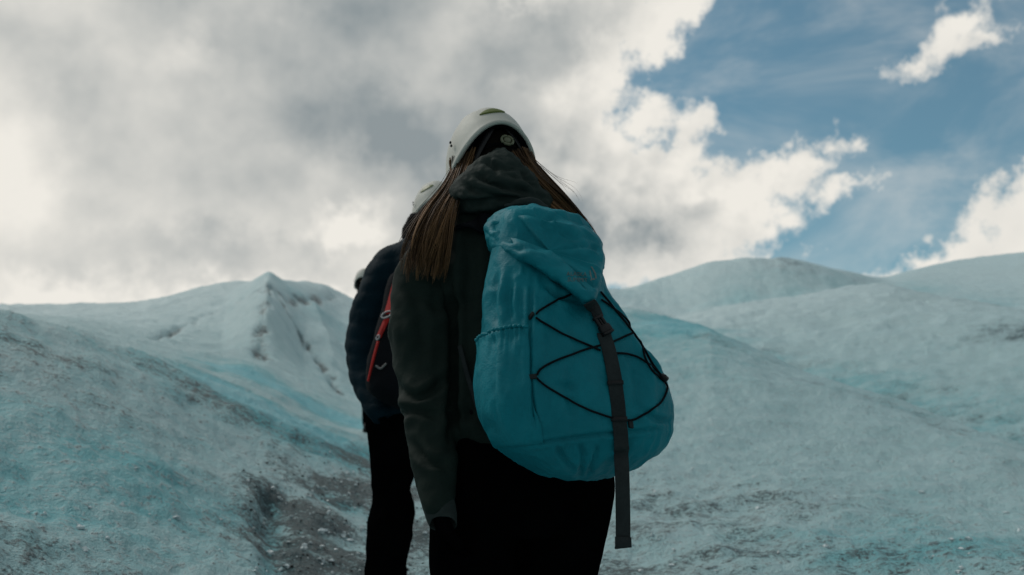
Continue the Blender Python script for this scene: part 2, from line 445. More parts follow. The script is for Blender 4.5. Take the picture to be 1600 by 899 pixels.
glacier = bpy.data.objects.new('glacier_ice', me)
glacier['kind'] = 'structure'
COL.objects.link(glacier)

mat_ice, T, B = new_mat('ice')
geo = T.node('ShaderNodeNewGeometry'); pos = geo.outputs['Position']
aG = T.node('ShaderNodeAttribute', attribute_name='grit').outputs['Fac']
aB = T.node('ShaderNodeAttribute', attribute_name='blue_ice').outputs['Fac']
n_big, _ = T.noise(pos, 0.55, 5, 0.6)
n_mid, _ = T.noise(pos, 3.2, 6, 0.65)
n_fine, _ = T.noise(pos, 15.0, 5, 0.7)
n_grain, _ = T.noise(pos, 48.0, 4, 0.75)
fb = T.m('ADD', T.m('MULTIPLY', aB, 0.95), T.m('MULTIPLY', T.m('SUBTRACT', n_big, 0.5), 1.3))
fb = T.m('ADD', fb, T.m('MULTIPLY', T.m('SUBTRACT', n_mid, 0.5), 0.9))
fb = T.mapr(fb, -0.08, 1.0)
c = T.mix(fb, (0.385, 0.575, 0.60), (0.085, 0.42, 0.47))
# white weathered crust and air bubbles
crust = T.mapr(T.m('ADD', T.m('MULTIPLY', n_fine, 0.5), T.m('MULTIPLY', n_grain, 0.5)), 0.49, 0.62)
c = T.mix(T.m('MULTIPLY', crust, 0.75), c, (0.66, 0.81, 0.835))
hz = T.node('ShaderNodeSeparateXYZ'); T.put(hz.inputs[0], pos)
far_brighten = T.m('MULTIPLY', T.mapr(T.m('ADD', hz.outputs[2], T.m('MULTIPLY', T.m('SUBTRACT', n_big, 0.5), 4.0)), 2.2, 9.0), 0.62)  # brightening of the far, high ice painted into its colour
c = T.mix(T.m('MULTIPLY', far_brighten, T.m('SUBTRACT', 1.0, T.m('MULTIPLY', aB, 0.8))), c, (0.60, 0.715, 0.735))
# grit: fine dark specks everywhere, dense in dirty patches and painted trough shade
sp = T.m('ADD', T.m('MULTIPLY', n_grain, 0.55), T.m('MULTIPLY', n_fine, 0.45))
gr = T.m('ADD', T.m('MULTIPLY', T.m('SUBTRACT', sp, 0.5), 6.2), T.m('MULTIPLY', aG, 1.2))
gr = T.m('ADD', gr, T.m('MULTIPLY', T.m('SUBTRACT', n_mid, 0.5), 0.9))
gr = T.mapr(gr, 0.13, 1.05)
c = T.mix(T.m('MULTIPLY', gr, 0.90), c, (0.022, 0.042, 0.047))
pool = T.mapr(aB, 0.55, 1.0, 0.0, 0.75)
c = T.mix(pool, c, (0.22, 0.55, 0.62))
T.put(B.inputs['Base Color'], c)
T.put(B.inputs['Roughness'], T.m('SUBTRACT', T.mapr(n_mid, 0.3, 0.7, 0.36, 0.60), T.m('MULTIPLY', aG, 0.18)))
B.inputs['Specular IOR Level'].default_value = 0.18
bump = T.node('ShaderNodeBump'); bump.inputs['Strength'].default_value = 1.0; bump.inputs['Distance'].default_value = 0.06
T.put(bump.inputs['Height'], T.m('ADD', T.m('MULTIPLY', n_fine, 0.8), T.m('MULTIPLY', n_grain, 0.35)))
T.put(B.inputs['Normal'], bump.outputs[0])
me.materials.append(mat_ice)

# ================================================================ shape tools
def V(*a): return np.array(a, float)
def unit(v):
    v = np.asarray(v, float); return v / (np.linalg.norm(v) + 1e-12)
def cr(P, n):
    """Catmull-Rom resample of control points (rows may carry extra columns such as radius)"""
    P = np.asarray(P, float)
    if len(P) == 2:
        t = np.linspace(0, 1, n)[:, None]; return P[0] * (1 - t) + P[1] * t
    Q = np.vstack([2 * P[0] - P[1], P, 2 * P[-1] - P[-2]])
    out = []
    for u in np.linspace(0, len(P) - 1 - 1e-9, n):
        i = int(u); t = u - i
        p0, p1, p2, p3 = Q[i], Q[i + 1], Q[i + 2], Q[i + 3]
        out.append(0.5 * (2 * p1 + (p2 - p0) * t + (2 * p0 - 5 * p1 + 4 * p2 - p3) * t * t + (3 * p1 - p0 - 3 * p2 + p3) * t ** 3))
    return np.array(out)
def grid_faces(nr, nc, closed=True, off=0):
    F = []
    for i in range(nr - 1):
        for j in range(nc if closed else nc - 1):
            a = off + i * nc + j; b = off + i * nc + (j + 1) % nc
            F.append((a, b, b + nc, a + nc))
    return F
def loft(rings):
    """closed skin over rings, ends capped by fans"""
    rings = [np.asarray(r) for r in rings]
    n = len(rings[0]); Vv = np.vstack(rings + [rings[0].mean(0)[None], rings[-1].mean(0)[None]])
    F = grid_faces(len(rings), n)
    a = len(rings) * n
    for j in range(n):
        F.append((a, (j + 1) % n, j)); F.append((a + 1, (len(rings) - 1) * n + j, (len(rings) - 1) * n + (j + 1) % n))
    return Vv, F
def tube(P, rad, n=12, seg=None, flat=1.0, ref=None, round_ends=True):
    """tapered tube along points; flat < 1 squashes it across ref"""
    P = np.asarray(P, float); rad = np.broadcast_to(np.asarray(rad, float), (len(P),))
    D = np.column_stack([P, rad])
    D = cr(D, seg or max(len(P) * 4, 6)) if len(P) > 1 else D
    P, rad = D[:, :3], np.abs(D[:, 3])
    tan = np.gradient(P, axis=0); tan /= np.linalg.norm(tan, axis=1)[:, None] + 1e-12
    if round_ends:
        e0 = [(-0.85, 0.5), (-0.55, 0.82)]; 
        P = np.vstack([[P[0] + tan[0] * rad[0] * e[0] for e in e0], P, [P[-1] - tan[-1] * rad[-1] * e[0] for e in e0[::-1]]])
        rad = np.concatenate([[rad[0] * e[1] for e in e0], rad, [rad[-1] * e[1] for e in e0[::-1]]])
        tan = np.vstack([tan[:1], tan[:1], tan, tan[-1:], tan[-1:]])
    u = unit(np.cross(tan[0], ref if ref is not None else (V(0, 0, 1) if abs(tan[0][2]) < 0.9 else V(0, 1, 0))))
    rings = []
    th = np.linspace(0, 2 * math.pi, n, endpoint=False)
    for p, t, r in zip(P, tan, rad):
        u = unit(u - t * (u @ t)); v = np.cross(t, u)
        rings.append(p + r * (np.cos(th)[:, None] * u + flat * np.sin(th)[:, None] * v))
    return loft(rings)
def blob(c, ax, rot=None, n=16, m=10):
    th = np.linspace(0, 2 * math.pi, n, endpoint=False); rings = []
    for ph in np.linspace(-math.pi / 2 + 0.15, math.pi / 2 - 0.15, m):
        rings.append(np.stack([np.cos(th) * math.cos(ph), np.sin(th) * math.cos(ph), np.full(n, math.sin(ph))], 1) * ax)
    Vv, F = loft(rings)
    if rot is not None: Vv = Vv @ np.asarray(rot).T
    return Vv + np.asarray(c), F
def join(parts):
    Vs, Fs, o = [], [], 0
    for v, f in parts:
        Vs.append(np.asarray(v)); Fs += [tuple(i + o for i in q) for q in f]; o += len(v)
    return np.vstack(Vs), Fs
def remesh(parts, voxel, smooth=4, factor=0.5):
    """fuse overlapping closed parts into one continuous skin; returns verts, faces, normals"""
    v, f = join(parts)
    o = link_mesh('tmp', v, f)
    bm = bmesh.new(); bm.from_mesh(o.data); bmesh.ops.recalc_face_normals(bm, faces=bm.faces); bm.to_mesh(o.data); bm.free()
    md = o.modifiers.new('r', 'REMESH'); md.mode = 'VOXEL'; md.voxel_size = voxel; md.adaptivity = 0
    if smooth:
        ms = o.modifiers.new('s', 'SMOOTH'); ms.iterations = smooth; ms.factor = factor
    dg = bpy.context.evaluated_depsgraph_get()
    e = o.evaluated_get(dg); m = e.to_mesh()
    n = len(m.vertices); co = np.empty(n * 3); m.vertices.foreach_get('co', co)
    no = np.empty(n * 3); m.vertices.foreach_get('normal', no)
    F = [tuple(p.vertices) for p in m.polygons]
    e.to_mesh_clear()
    me_ = o.data; bpy.data.objects.remove(o); bpy.data.meshes.remove(me_)
    return co.reshape(-1, 3), F, no.reshape(-1, 3)
def normals_of(Vv, F):
    N = np.zeros_like(Vv)
    for f in F:
        a, b, c = Vv[f[0]], Vv[f[1]], Vv[f[2]]
        nn = np.cross(b - a, c - a)
        for i in f: N[i] += nn
    return N / (np.linalg.norm(N, axis=1)[:, None] + 1e-12)
def row_loft(rows, nrow, yaw, n=96, ex=2.6, px_adjust=True):
    """a body given by photograph rows (pixel y, left x, right x, metres ahead of its axis, half depth):
       horizontal rounded sections, turned by yaw"""
    rows = np.array(rows, float)
    ys = np.linspace(rows[0, 0], rows[-1, 0], nrow)
    # denser near the ends
    s = np.linspace(0, 1, nrow); s = s * 0.6 + 0.4 * (0.5 - 0.5 * np.cos(math.pi * s)); ys = rows[0, 0] + (rows[-1, 0] - rows[0, 0]) * s
    cols = [pchip(rows[:, 0], rows[:, k].copy(), ys) for k in range(1, 5)]
    th = np.linspace(0, 2 * math.pi, n, endpoint=False)
    cx = np.sign(np.cos(th)) * np.abs(np.cos(th)) ** (2 / ex); cy = np.sign(np.sin(th)) * np.abs(np.sin(th)) ** (2 / ex)
    rings = []; ca, sa = math.cos(yaw), math.sin(yaw)
    for y, xl, xr, Yc, dh in zip(ys, *cols):
        c = at((xl + xr) / 2, y, Yc); w = (xr - xl) / 2 * Yc / FPX
        for _ in range(8):
            lx, ly = cx * w, cy * dh
            P = np.stack([c[0] + lx * ca - ly * sa, c[1] + lx * sa + ly * ca, np.full(n, c[2])], 1)
            q = proj(P)[:, 0]; k = Yc / FPX
            w = max(w * (1 + 0.8 * ((xr - xl) / (q.max() - q.min() + 1e-6) - 1)), 0.002)
            c[0] += ((xl + xr) / 2 - (q.max() + q.min()) / 2) * k
        rings.append(P)
    return rings
def seg_dist(q, poly):
    poly = np.asarray(poly, float); D = np.full(len(q), 1e9); Tn = np.zeros(len(q)); nseg = len(poly) - 1
    for i, (a, b) in enumerate(zip(poly[:-1], poly[1:])):
        ab = b - a; t = np.clip(((q - a) @ ab) / (ab @ ab + 1e-9), 0, 1)
        d = np.linalg.norm(q - a - t[:, None] * ab, axis=1)
        m = d < D; D[m] = d[m]; Tn[m] = (i + t[m]) / nseg
    return D, Tn
def crease(Vv, N, lines):
    """press folds into a cloth surface on the side that shows: (pixel polyline, depth m, width px)"""
    q = proj(Vv); view = Vv - CAM; view /= np.linalg.norm(view, axis=1)[:, None]
    front = sstep(0.0, 0.25, -(N * view).sum(1))
    d = np.zeros(len(Vv))
    for poly, dep, wd in lines:
        D, Tn = seg_dist(q, cr(np.array(poly, float), 24))
        taper = np.clip(np.sin(math.pi * np.clip(Tn, 0.04, 0.96)) * 1.6, 0, 1)
        d += taper * (-dep * np.exp(-(D / wd) ** 2) + 0.45 * dep * np.exp(-((D - 2.1 * wd) / (1.1 * wd)) ** 2))
    return Vv + N * (d * front)[:, None]
def make(name, vf, mat, parent=None, smooth=True):
    return link_mesh(name, vf[0], vf[1], mat, parent, smooth)
def ribbon(P, side, width, thick, seg=None, offs=None):
    """flat webbing with thickness: centre points, side vectors"""
    P = np.asarray(P, float); side = np.asarray(side, float)
    n = len(P); tan = np.gradient(P, axis=0)
    rings = []
    for i in range(n):
        s = unit(side[i] - unit(tan[i]) * (side[i] @ unit(tan[i]))); nn = unit(np.cross(s, tan[i]))
        w, t = width / 2, thick / 2
        rings.append(np.array([P[i] + s * w + nn * t * .4, P[i] + s * w * .96 + nn * t, P[i] - s * w * .96 + nn * t, P[i] - s * w + nn * t * .4,
                               P[i] - s * w - nn * t * .4, P[i] - s * w * .96 - nn * t, P[i] + s * w * .96 - nn * t, P[i] + s * w - nn * t * .4]))
    return loft(rings)
def boxy(c, ax, half, bev=0.25):
    """box with chamfered edges; ax rows = its axes"""
    pts = []
    bm = bmesh.new(); bmesh.ops.create_cube(bm, size=2.0)
    bmesh.ops.scale(bm, vec=Vector([float(h) for h in half]), verts=bm.verts)
    bmesh.ops.bevel(bm, geom=list(bm.edges), offset=float(min(half) * bev * 2), segments=2, affect='EDGES', profile=0.6)
    bm.verts.index_update()
    v = np.array([x.co[:] for x in bm.verts]); f = [tuple(x.index for x in q.verts) for q in bm.faces]; bm.free()
    return v @ np.asarray(ax) + np.asarray(c), f
def rotm(yaw=0, pitch=0, roll=0):
    """local x right, y forward, z up; yaw turns left, pitch tips forward (down), roll leans right"""
    return np.array((Matrix.Rotation(yaw, 3, 'Z') @ Matrix.Rotation(-pitch, 3, 'X') @ Matrix.Rotation(roll, 3, 'Y')))

# ================================================================ materials
def cloth_mat(name, col, rough=0.7, spec=0.25, weave=900.0, wstr=0.25, var=0.25, crinkle=0.0, sheen=0.0):
    m, t, b = new_mat(name)
    g_ = t.node('ShaderNodeNewGeometry'); p = g_.outputs['Position']
    n1, _ = t.noise(p, 9.0, 4, 0.6); n2, _ = t.noise(p, 160.0, 3, 0.6)
    f = t.m('ADD', t.m('MULTIPLY', n1, 0.7), t.m('MULTIPLY', n2, 0.3))
    lo = tuple(x * (1 - var) for x in col); hi = tuple(min(1, x * (1 + var)) for x in col)
    t.put(b.inputs['Base Color'], t.mix(t.mapr(f, 0.3, 0.7), lo, hi))
    b.inputs['Roughness'].default_value = rough
    b.inputs['Specular IOR Level'].default_value = spec
    b.inputs['Sheen Weight'].default_value = sheen
    h, _ = t.noise(p, weave, 2, 0.5)
    if crinkle:
        n3, _ = t.noise(p, 26.0, 4, 0.6, 0.6)
        n4, _ = t.noise(p, 70.0, 3, 0.6, 0.4)
        h = t.m('ADD', t.m('MULTIPLY', h, 0.08), t.m('ADD', t.m('MULTIPLY', n3, crinkle), t.m('MULTIPLY', n4, crinkle * 0.45)))
    bp = t.node('ShaderNodeBump'); bp.inputs['Strength'].default_value = wstr; bp.inputs['Distance'].default_value = 0.01 if crinkle else 0.002
    t.put(bp.inputs['Height'], h); t.put(b.inputs['Normal'], bp.outputs[0])
    return m
def plain_mat(name, col, rough=0.5, spec=0.4, var=0.12, bumps=0.0, bscale=60.0, metal=0.0):
    m, t, b = new_mat(name)
    p = t.node('ShaderNodeNewGeometry').outputs['Position']
    n1, _ = t.noise(p, 14.0, 5, 0.65)
    lo = tuple(x * (1 - var) for x in col); hi = tuple(min(1, x * (1 + var)) for x in col)
    t.put(b.inputs['Base Color'], t.mix(n1, lo, hi))
    t.put(b.inputs['Roughness'], t.mapr(n1, 0.2, 0.8, max(rough - 0.1, 0.05), min(rough + 0.12, 1)))
    b.inputs['Specular IOR Level'].default_value = spec; b.inputs['Metallic'].default_value = metal
    if bumps:
        n2, _ = t.noise(p, bscale, 3, 0.6)
        bp = t.node('ShaderNodeBump'); bp.inputs['Strength'].default_value = bumps; bp.inputs['Distance'].default_value = 0.003
        t.put(bp.inputs['Height'], n2); t.put(b.inputs['Normal'], bp.outputs[0])
    return m
M_skin = plain_mat('skin', (0.42, 0.25, 0.18), 0.55, 0.35)
M_olive = cloth_mat('olive_shell', (0.0115, 0.0190, 0.0160), 0.7, 0.07, crinkle=0.45, wstr=0.4, var=0.12)
M_cuff = cloth_mat('cuff_grey', (0.026, 0.034, 0.033), 0.7, 0.06, crinkle=0.6, wstr=0.5)
M_trouser = cloth_mat('black_trouser', (0.0018, 0.0018, 0.002), 0.9, 0.0)
M_glove = cloth_mat('black_glove', (0.0016, 0.0016, 0.002), 0.95, 0.0)
M_boot = plain_mat('boot_leather', (0.012, 0.011, 0.010), 0.6, 0.3)
M_navy = cloth_mat('navy_puffer', (0.0025, 0.013, 0.020), 0.65, 0.05, crinkle=0.7, wstr=0.5)
M_scarf = cloth_mat('dark_scarf', (0.010, 0.011, 0.013), 0.9, 0.03, var=0.8)
M_grey_jkt = cloth_mat('charcoal_jacket', (0.010, 0.012, 0.014), 0.8, 0.05)
M_shell = plain_mat('helmet_white', (0.47, 0.465, 0.42), 0.55, 0.25, var=0.10)
M_foam = plain_mat('helmet_foam', (0.003, 0.003, 0.0035), 0.95, 0.02)
M_dial = plain_mat('helmet_dial', (0.105, 0.11, 0.065), 0.5, 0.4)
M_leaf = plain_mat('emblem_green', (0.10, 0.125, 0.02), 0.5, 0.4)
M_dark = plain_mat('black_plastic', (0.006, 0.006, 0.007), 0.4, 0.25)
M_web = cloth_mat('grey_webbing', (0.024, 0.029, 0.030), 0.8, 0.06, weave=420.0, wstr=0.8)
M_cord = cloth_mat('black_cord', (0.006, 0.008, 0.010), 0.85, 0.06, weave=600.0, wstr=0.6)
M_red = cloth_mat('red_strap', (0.30, 0.011, 0.009), 0.7, 0.2)
M_daypack = cloth_mat('black_pack', (0.005, 0.006, 0.008), 0.8, 0.06, crinkle=0.6, wstr=0.4)
M_alu = plain_mat('aluminium', (0.30, 0.30, 0.31), 0.5, 0.4, metal=0.3)
M_print = cloth_mat('grey_embroidery', (0.10, 0.13, 0.13), 0.8, 0.2)
# teal ripstop: fine square grid woven into the cloth
M_teal, T, B = new_mat('teal_ripstop')
p_ = T.node('ShaderNodeTexCoord').outputs['UV']
gp = T.node('ShaderNodeNewGeometry').outputs['Position']
n1, _ = T.noise(gp, 8.0, 4, 0.6); n3, _ = T.noise(gp, 30.0, 5, 0.6, 0.8); n4, _ = T.noise(gp, 85.0, 4, 0.6, 0.5); n5, _ = T.noise(gp, 500.0, 2, 0.5)
T.put(B.inputs['Base Color'], T.mix(T.mapr(n1, 0.3, 0.7), (0.0020, 0.140, 0.178), (0.0032, 0.180, 0.225)))
B.inputs['Roughness'].default_value = 0.55
B.inputs['Specular IOR Level'].default_value = 0.14
sx = T.node('ShaderNodeSeparateXYZ'); T.put(sx.inputs[0], gp)
def rip(s, per):
    f = T.m('FRACT', T.m('MULTIPLY', s, 1 / per)); return T.m('LESS_THAN', f, 0.22)
ripn = T.m('MAXIMUM', rip(sx.outputs[0], 0.0055), rip(sx.outputs[2], 0.0055))
h = T.m('ADD', T.m('MULTIPLY', n3, 0.9), T.m('ADD', T.m('MULTIPLY', n4, 0.35), T.m('ADD', T.m('MULTIPLY', n5, 0.04), T.m('MULTIPLY', ripn, 0.03))))
bp = T.node('ShaderNodeBump'); bp.inputs['Strength'].default_value = 0.35; bp.inputs['Distance'].default_value = 0.010
T.put(bp.inputs['Height'], h); T.put(B.inputs['Normal'], bp.outputs[0])
# hair
M_hair, T, B = new_mat('brown_hair')
ha = T.node('ShaderNodeAttribute', attribute_name='strand').outputs['Fac']
T.put(B.inputs['Base Color'], T.mix(ha, (0.014, 0.008, 0.0045), (0.25, 0.132, 0.060)))
B.inputs['Roughness'].default_value = 0.55; B.inputs['Specular IOR Level'].default_value = 0.15

# ================================================================ people
def hand_parts(w, d, pn, side, s=1.0, curl=0.6, grow=0.0):
    """w wrist, d direction of the fingers, pn palm normal, side +1 thumb on d x pn"""
    w = np.asarray(w, float); d = unit(d); pn = unit(np.asarray(pn, float) - d * (np.asarray(pn, float) @ d)); t = np.cross(d, pn) * side
    out = [tube([w - d * .02 * s, w + d * .03 * s, w + d * .085 * s], np.array([.024, .032, .036]) * s + grow, 12, flat=0.55, ref=pn)]
    for k, (o, L) in enumerate(((.027, .070), (.009, .080), (-.009, .074), (-.026, .058))):
        a = w + d * .082 * s + t * o * s
        b = a + (d * math.cos(curl * .5) + pn * math.sin(curl * .5)) * L * .45 * s
        c = b + (d * math.cos(curl * 1.6) + pn * math.sin(curl * 1.6)) * L * .32 * s
        e = c + (d * math.cos(curl * 2.5) + pn * math.sin(curl * 2.5)) * L * .26 * s
        out.append(tube([a, b, c, e], np.array([.0095, .0088, .008, .0068]) * s + grow, 10, 14))
    a = w + d * .025 * s + t * .024 * s
    b = a + unit(d * .7 + t * .7 + pn * .35) * .042 * s; c = b + unit(d * .85 + t * .3 + pn * .5) * .032 * s
    out.append(tube([a, b, c], np.array([.013, .0105, .0085]) * s + grow, 10, 12))
    return out
def head_parts(c, rot, s=1.0):
    f = lambda x, y, z: np.asarray(c) + np.asarray(rot) @ (V(x, y, z) * s)
    out = [blob(f(0, -.008, .02), V(.075, .094, .098) * s, rot, 20, 14), blob(f(0, .030, -.045), V(.056, .062, .070) * s, rot, 16, 12),
           tube([f(0, .086, .015), f(0, .104, -.018)], V(.009, .014) * s, 8), blob(f(0, .085, -.098), V(.024, .016, .016) * s, rot),
           blob(f(0, .091, -.058), V(.024, .010, .010) * s, rot)]
    for sd_ in (-1, 1):
        out.append(blob(f(.078 * sd_, .0, -.008), V(.010, .024, .034) * s, rot, 12, 8))
        out.append(blob(f(.032 * sd_, .083, .022), V(.014, .009, .007) * s, rot, 10, 6))
        out.append(tube([f(.018 * sd_, .089, .036), f(.045 * sd_, .080, .036)], V(.008, .006) * s, 8))
    return out
def body_mesh(J, parent, s=1.0, hands=None):
    """one continuous skin from the joints in J"""
    P = [tube([J['neck'] - V(0, 0, .03), J['neck'] + V(0, 0, .03), J['head'] - V(0, 0, .04) * s], V(.062, .055, .056) * s, 14)]
    P += head_parts(J['head'], J['rot'], s)
    up = J['chest'] * .35 + J['neck'] * .65
    P.append(tube([J['pelvis'] - V(0, 0, .04), J['pelvis'] * .6 + J['chest'] * .4, J['chest'], up], V(.125, .115, .13, .10) * s, 18, flat=0.75, ref=V(0, 1, 0)))
    for q in 'LR':
        P.append(tube([J['neck'] - V(0, 0, .05), J['sh' + q], J['el' + q], J['wr' + q]], V(.05, .055, .040, .026) * s, 12, 26))
        P.append(tube([J['hip' + q], J['hip' + q] * .5 + J['kn' + q] * .5, J['kn' + q]], V(.080, .070, .052) * s, 14, 14))
        P.append(tube([J['kn' + q], J['kn' + q] * .65 + J['an' + q] * .35 - V(0, .012, 0), J['an' + q]], V(.052, .052, .034) * s, 14, 14))
        P.append(tube([J['an' + q] - V(0, 0, .03), J['an' + q] + J['fwd'] * .08 - V(0, 0, .045), J['an' + q] + J['fwd'] * .16 - V(0, 0, .055)], V(.036, .038, .028) * s, 12))
        hd = J['hd' + q]
        P += hand_parts(J['wr' + q], hd[0], hd[1], hd[2], s * .95, hd[3], -.001)
    v, f, n = remesh(P, 0.009, 3)
    return make('body', (v, f), M_skin, parent)
def gloves(J, parent, mat, s=1.0):
    for q in 'LR':
        hd = J['hd' + q]
        v, f, n = remesh(hand_parts(J['wr' + q], hd[0], hd[1], hd[2], s, hd[3], 0.0050), 0.004, 2)
        make('glove', (v, f), mat, parent)
def boots(J, parent):
    for q in 'LR':
        a = J['an' + q]; f_ = J['fwd']; g0 = V(0, 0, 1)
        sole = a - g0 * .075
        P = [tube([a + g0 * .10, a + g0 * .02, a - g0 * .035], V(.056, .053, .055), 16),
             tube([a - f_ * .05 - g0 * .045, a + f_ * .06 - g0 * .04, a + f_ * .15 - g0 * .05, a + f_ * .205 - g0 * .058], V(.045, .05, .046, .034), 16),
             boxy(a + f_ * .075 - g0 * .085, [unit(np.cross(f_, g0)), f_, g0], (.048, .155, .017))]
        v, fc, n = remesh(P, 0.007, 3)
        b_ = make('boot', (v, fc), M_boot, parent)

def helmet(name, c, rot, s, label, cat_group=None, leaf_ang=(-90, 58), lod=1):
    """climbing helmet: c centre of the head opening; local x right, y front, z up"""
    c = np.asarray(c, float); rot = np.asarray(rot)
    L2W = lambda P: c + (np.asarray(P) * s) @ rot.T
    root = thing(name, c, label, 'helmet', cat_group)
    n = 72
    def shell(off, m=22, t1=1.0, groove=True):
        rings = []
        a = np.linspace(0, 2 * math.pi, n, endpoint=False)
        for t in np.linspace(0, t1, m):
            ph = t * math.pi / 2 * 0.985
            zr = -0.018 - 0.027 * np.cos(2 * a) - 0.006 * np.sin(a)          # rim drops over the ears, lifts front and back
            k = np.cos(ph) ** 0.80
            x = (0.113 + off) * np.cos(a) * k; y = np.where(np.sin(a) > 0, 0.138 + off, 0.142 + off) * np.sin(a) * k
            z = zr + (0.148 + off - zr) * np.sin(ph)
            if groove:
                ang = np.degrees(np.arctan2(x, np.abs(y) + 1e-6))
                d = 0.0022 * np.exp(-((np.abs(x) - 0.058) / 0.006) ** 2) * math.sin(ph * 2) - 0.0020 * np.exp(-((np.abs(x) - 0.032) / 0.004) ** 2) * math.sin(ph * 2)
                z = z + d * 1.6
                flare = 0.004 * math.exp(-(t / 0.05) ** 2)
                x = x * (1 + flare / 0.11); y = y * (1 + flare / 0.13)
            rings.append(np.stack([x, y, z], 1))
        return rings
    outer = shell(0.0); inner = [r for r in shell(-0.006, groove=False)]
    inner_rim = [r.copy() for r in inner]
    rings = inner_rim[::-1] + outer
    v, f = loft(rings)
    make('shell', (L2W(v), f), M_shell, root)
    foam = shell(-0.0075, 16, 1.0, False); foam2 = shell(-0.024, 16, 1.0, False)
    for k in range(len(foam)):
        foam[k][:, 2] = np.maximum(foam[k][:, 2], -0.02 + 0 * foam[k][:, 2]) + 0.006; foam2[k][:, 2] += 0.004
    v, f = loft(foam2[::-1] + foam)
    make('liner', (L2W(v), f), M_foam, root)
    # rear cradle band, dial and chin straps
    ba = np.radians(np.linspace(200, 340, 24))
    band = np.stack([0.088 * np.cos(ba), 0.112 * np.sin(ba) + 0.004, -0.030 - 0.006 * np.sin(ba)], 1)
    v, f = ribbon(band, np.tile(V(0, 0, 1), (24, 1)), 0.018, 0.003)
    make('cradle_band', (L2W(v), f), M_foam, root)
    dl = []
    dc = V(0.008, -0.117, -0.026)
    for k in range(5):
        a0 = 2 * math.pi * k / 5 + 0.25
        arc = np.linspace(a0, a0 + 0.85, 7)
        dl.append(tube(np.stack([dc[0] + 0.0150 * np.cos(arc), np.full(7, dc[1] - 0.004), dc[2] + 0.0150 * np.sin(arc)], 1), 0.0036, 8, 10))
    dl.append(blob(dc + V(0, -0.004, 0), (0.010, 0.006, 0.010)))
    v, f = join(dl); make('adjustment_dial', (L2W(v), f), M_dial, root)
    for sx_ in (-1, 1):
        st = np.array([(0.012 * sx_, -0.118, 0.035), (0.035 * sx_, -0.112, 0.0), (0.062 * sx_, -0.085, -0.04), (0.078 * sx_, -0.04, -0.075), (0.070 * sx_, 0.02, -0.115), (0.03 * sx_, 0.06, -0.135), (0.0, 0.066, -0.138)])
        st = cr(st, 26); sdv = np.cross(np.gradient(st, axis=0), st * V(1, 1, 0) + V(0, 0, .001))
        v, f = ribbon(st, sdv, 0.014, 0.0016); make('chin_strap', (L2W(v), f), M_dark, root)
        for dz in (0.0, 0.012):
            v, f = blob(V(0.1125 * sx_ * 0.985, -0.045, 0.022 + dz), (0.003, 0.004, 0.004), None, 10, 6)
            make('rivet', (L2W(v), f), M_dark, root)
    # leaf shaped emblem lying on the crown
    A0, E0 = leaf_ang
    Vv, Ff = [], []
    nu, nv = 14, 5
    for i in range(nu):
        u = i / (nu - 1) * 2 - 1
        hw = 0.0105 * (1 - abs(u) ** 1.8) + 0.0006
        for j in range(nv):
            w_ = (j / (nv - 1) * 2 - 1) * hw
            a = R(A0) + u * 0.026 / 0.08; ph = R(E0) + w_ / 0.13
            k = math.cos(ph) ** 0.80
            zr_ = -0.018 - 0.027 * math.cos(2 * a) - 0.006 * math.sin(a)
            Vv.append((0.1150 * math.cos(a) * k, 0.1440 * math.sin(a) * k, zr_ + (0.1500 - zr_) * math.sin(ph)))
    Ff = grid_faces(nu, nv, False)
    v = np.array(Vv); v2 = v - unit(v.mean(0)) * 0.003
    v = np.vstack([v + unit(v.mean(0)) * 0.0012, v2]); m_ = nu * nv
    F2 = Ff + [tuple(i + m_ for i in q[::-1]) for q in Ff]
    ring = [i * nv for i in range(nu)] + [(nu - 1) * nv + j for j in range(1, nv)] + [i * nv + nv - 1 for i in range(nu - 2, -1, -1)] + [j for j in range(nv - 2, 0, -1)]
    for a, b in zip(ring, ring[1:] + ring[:1]): F2.append((a, b, b + m_, a + m_))
    make('emblem', (L2W(v), F2), M_leaf, root)
    return root

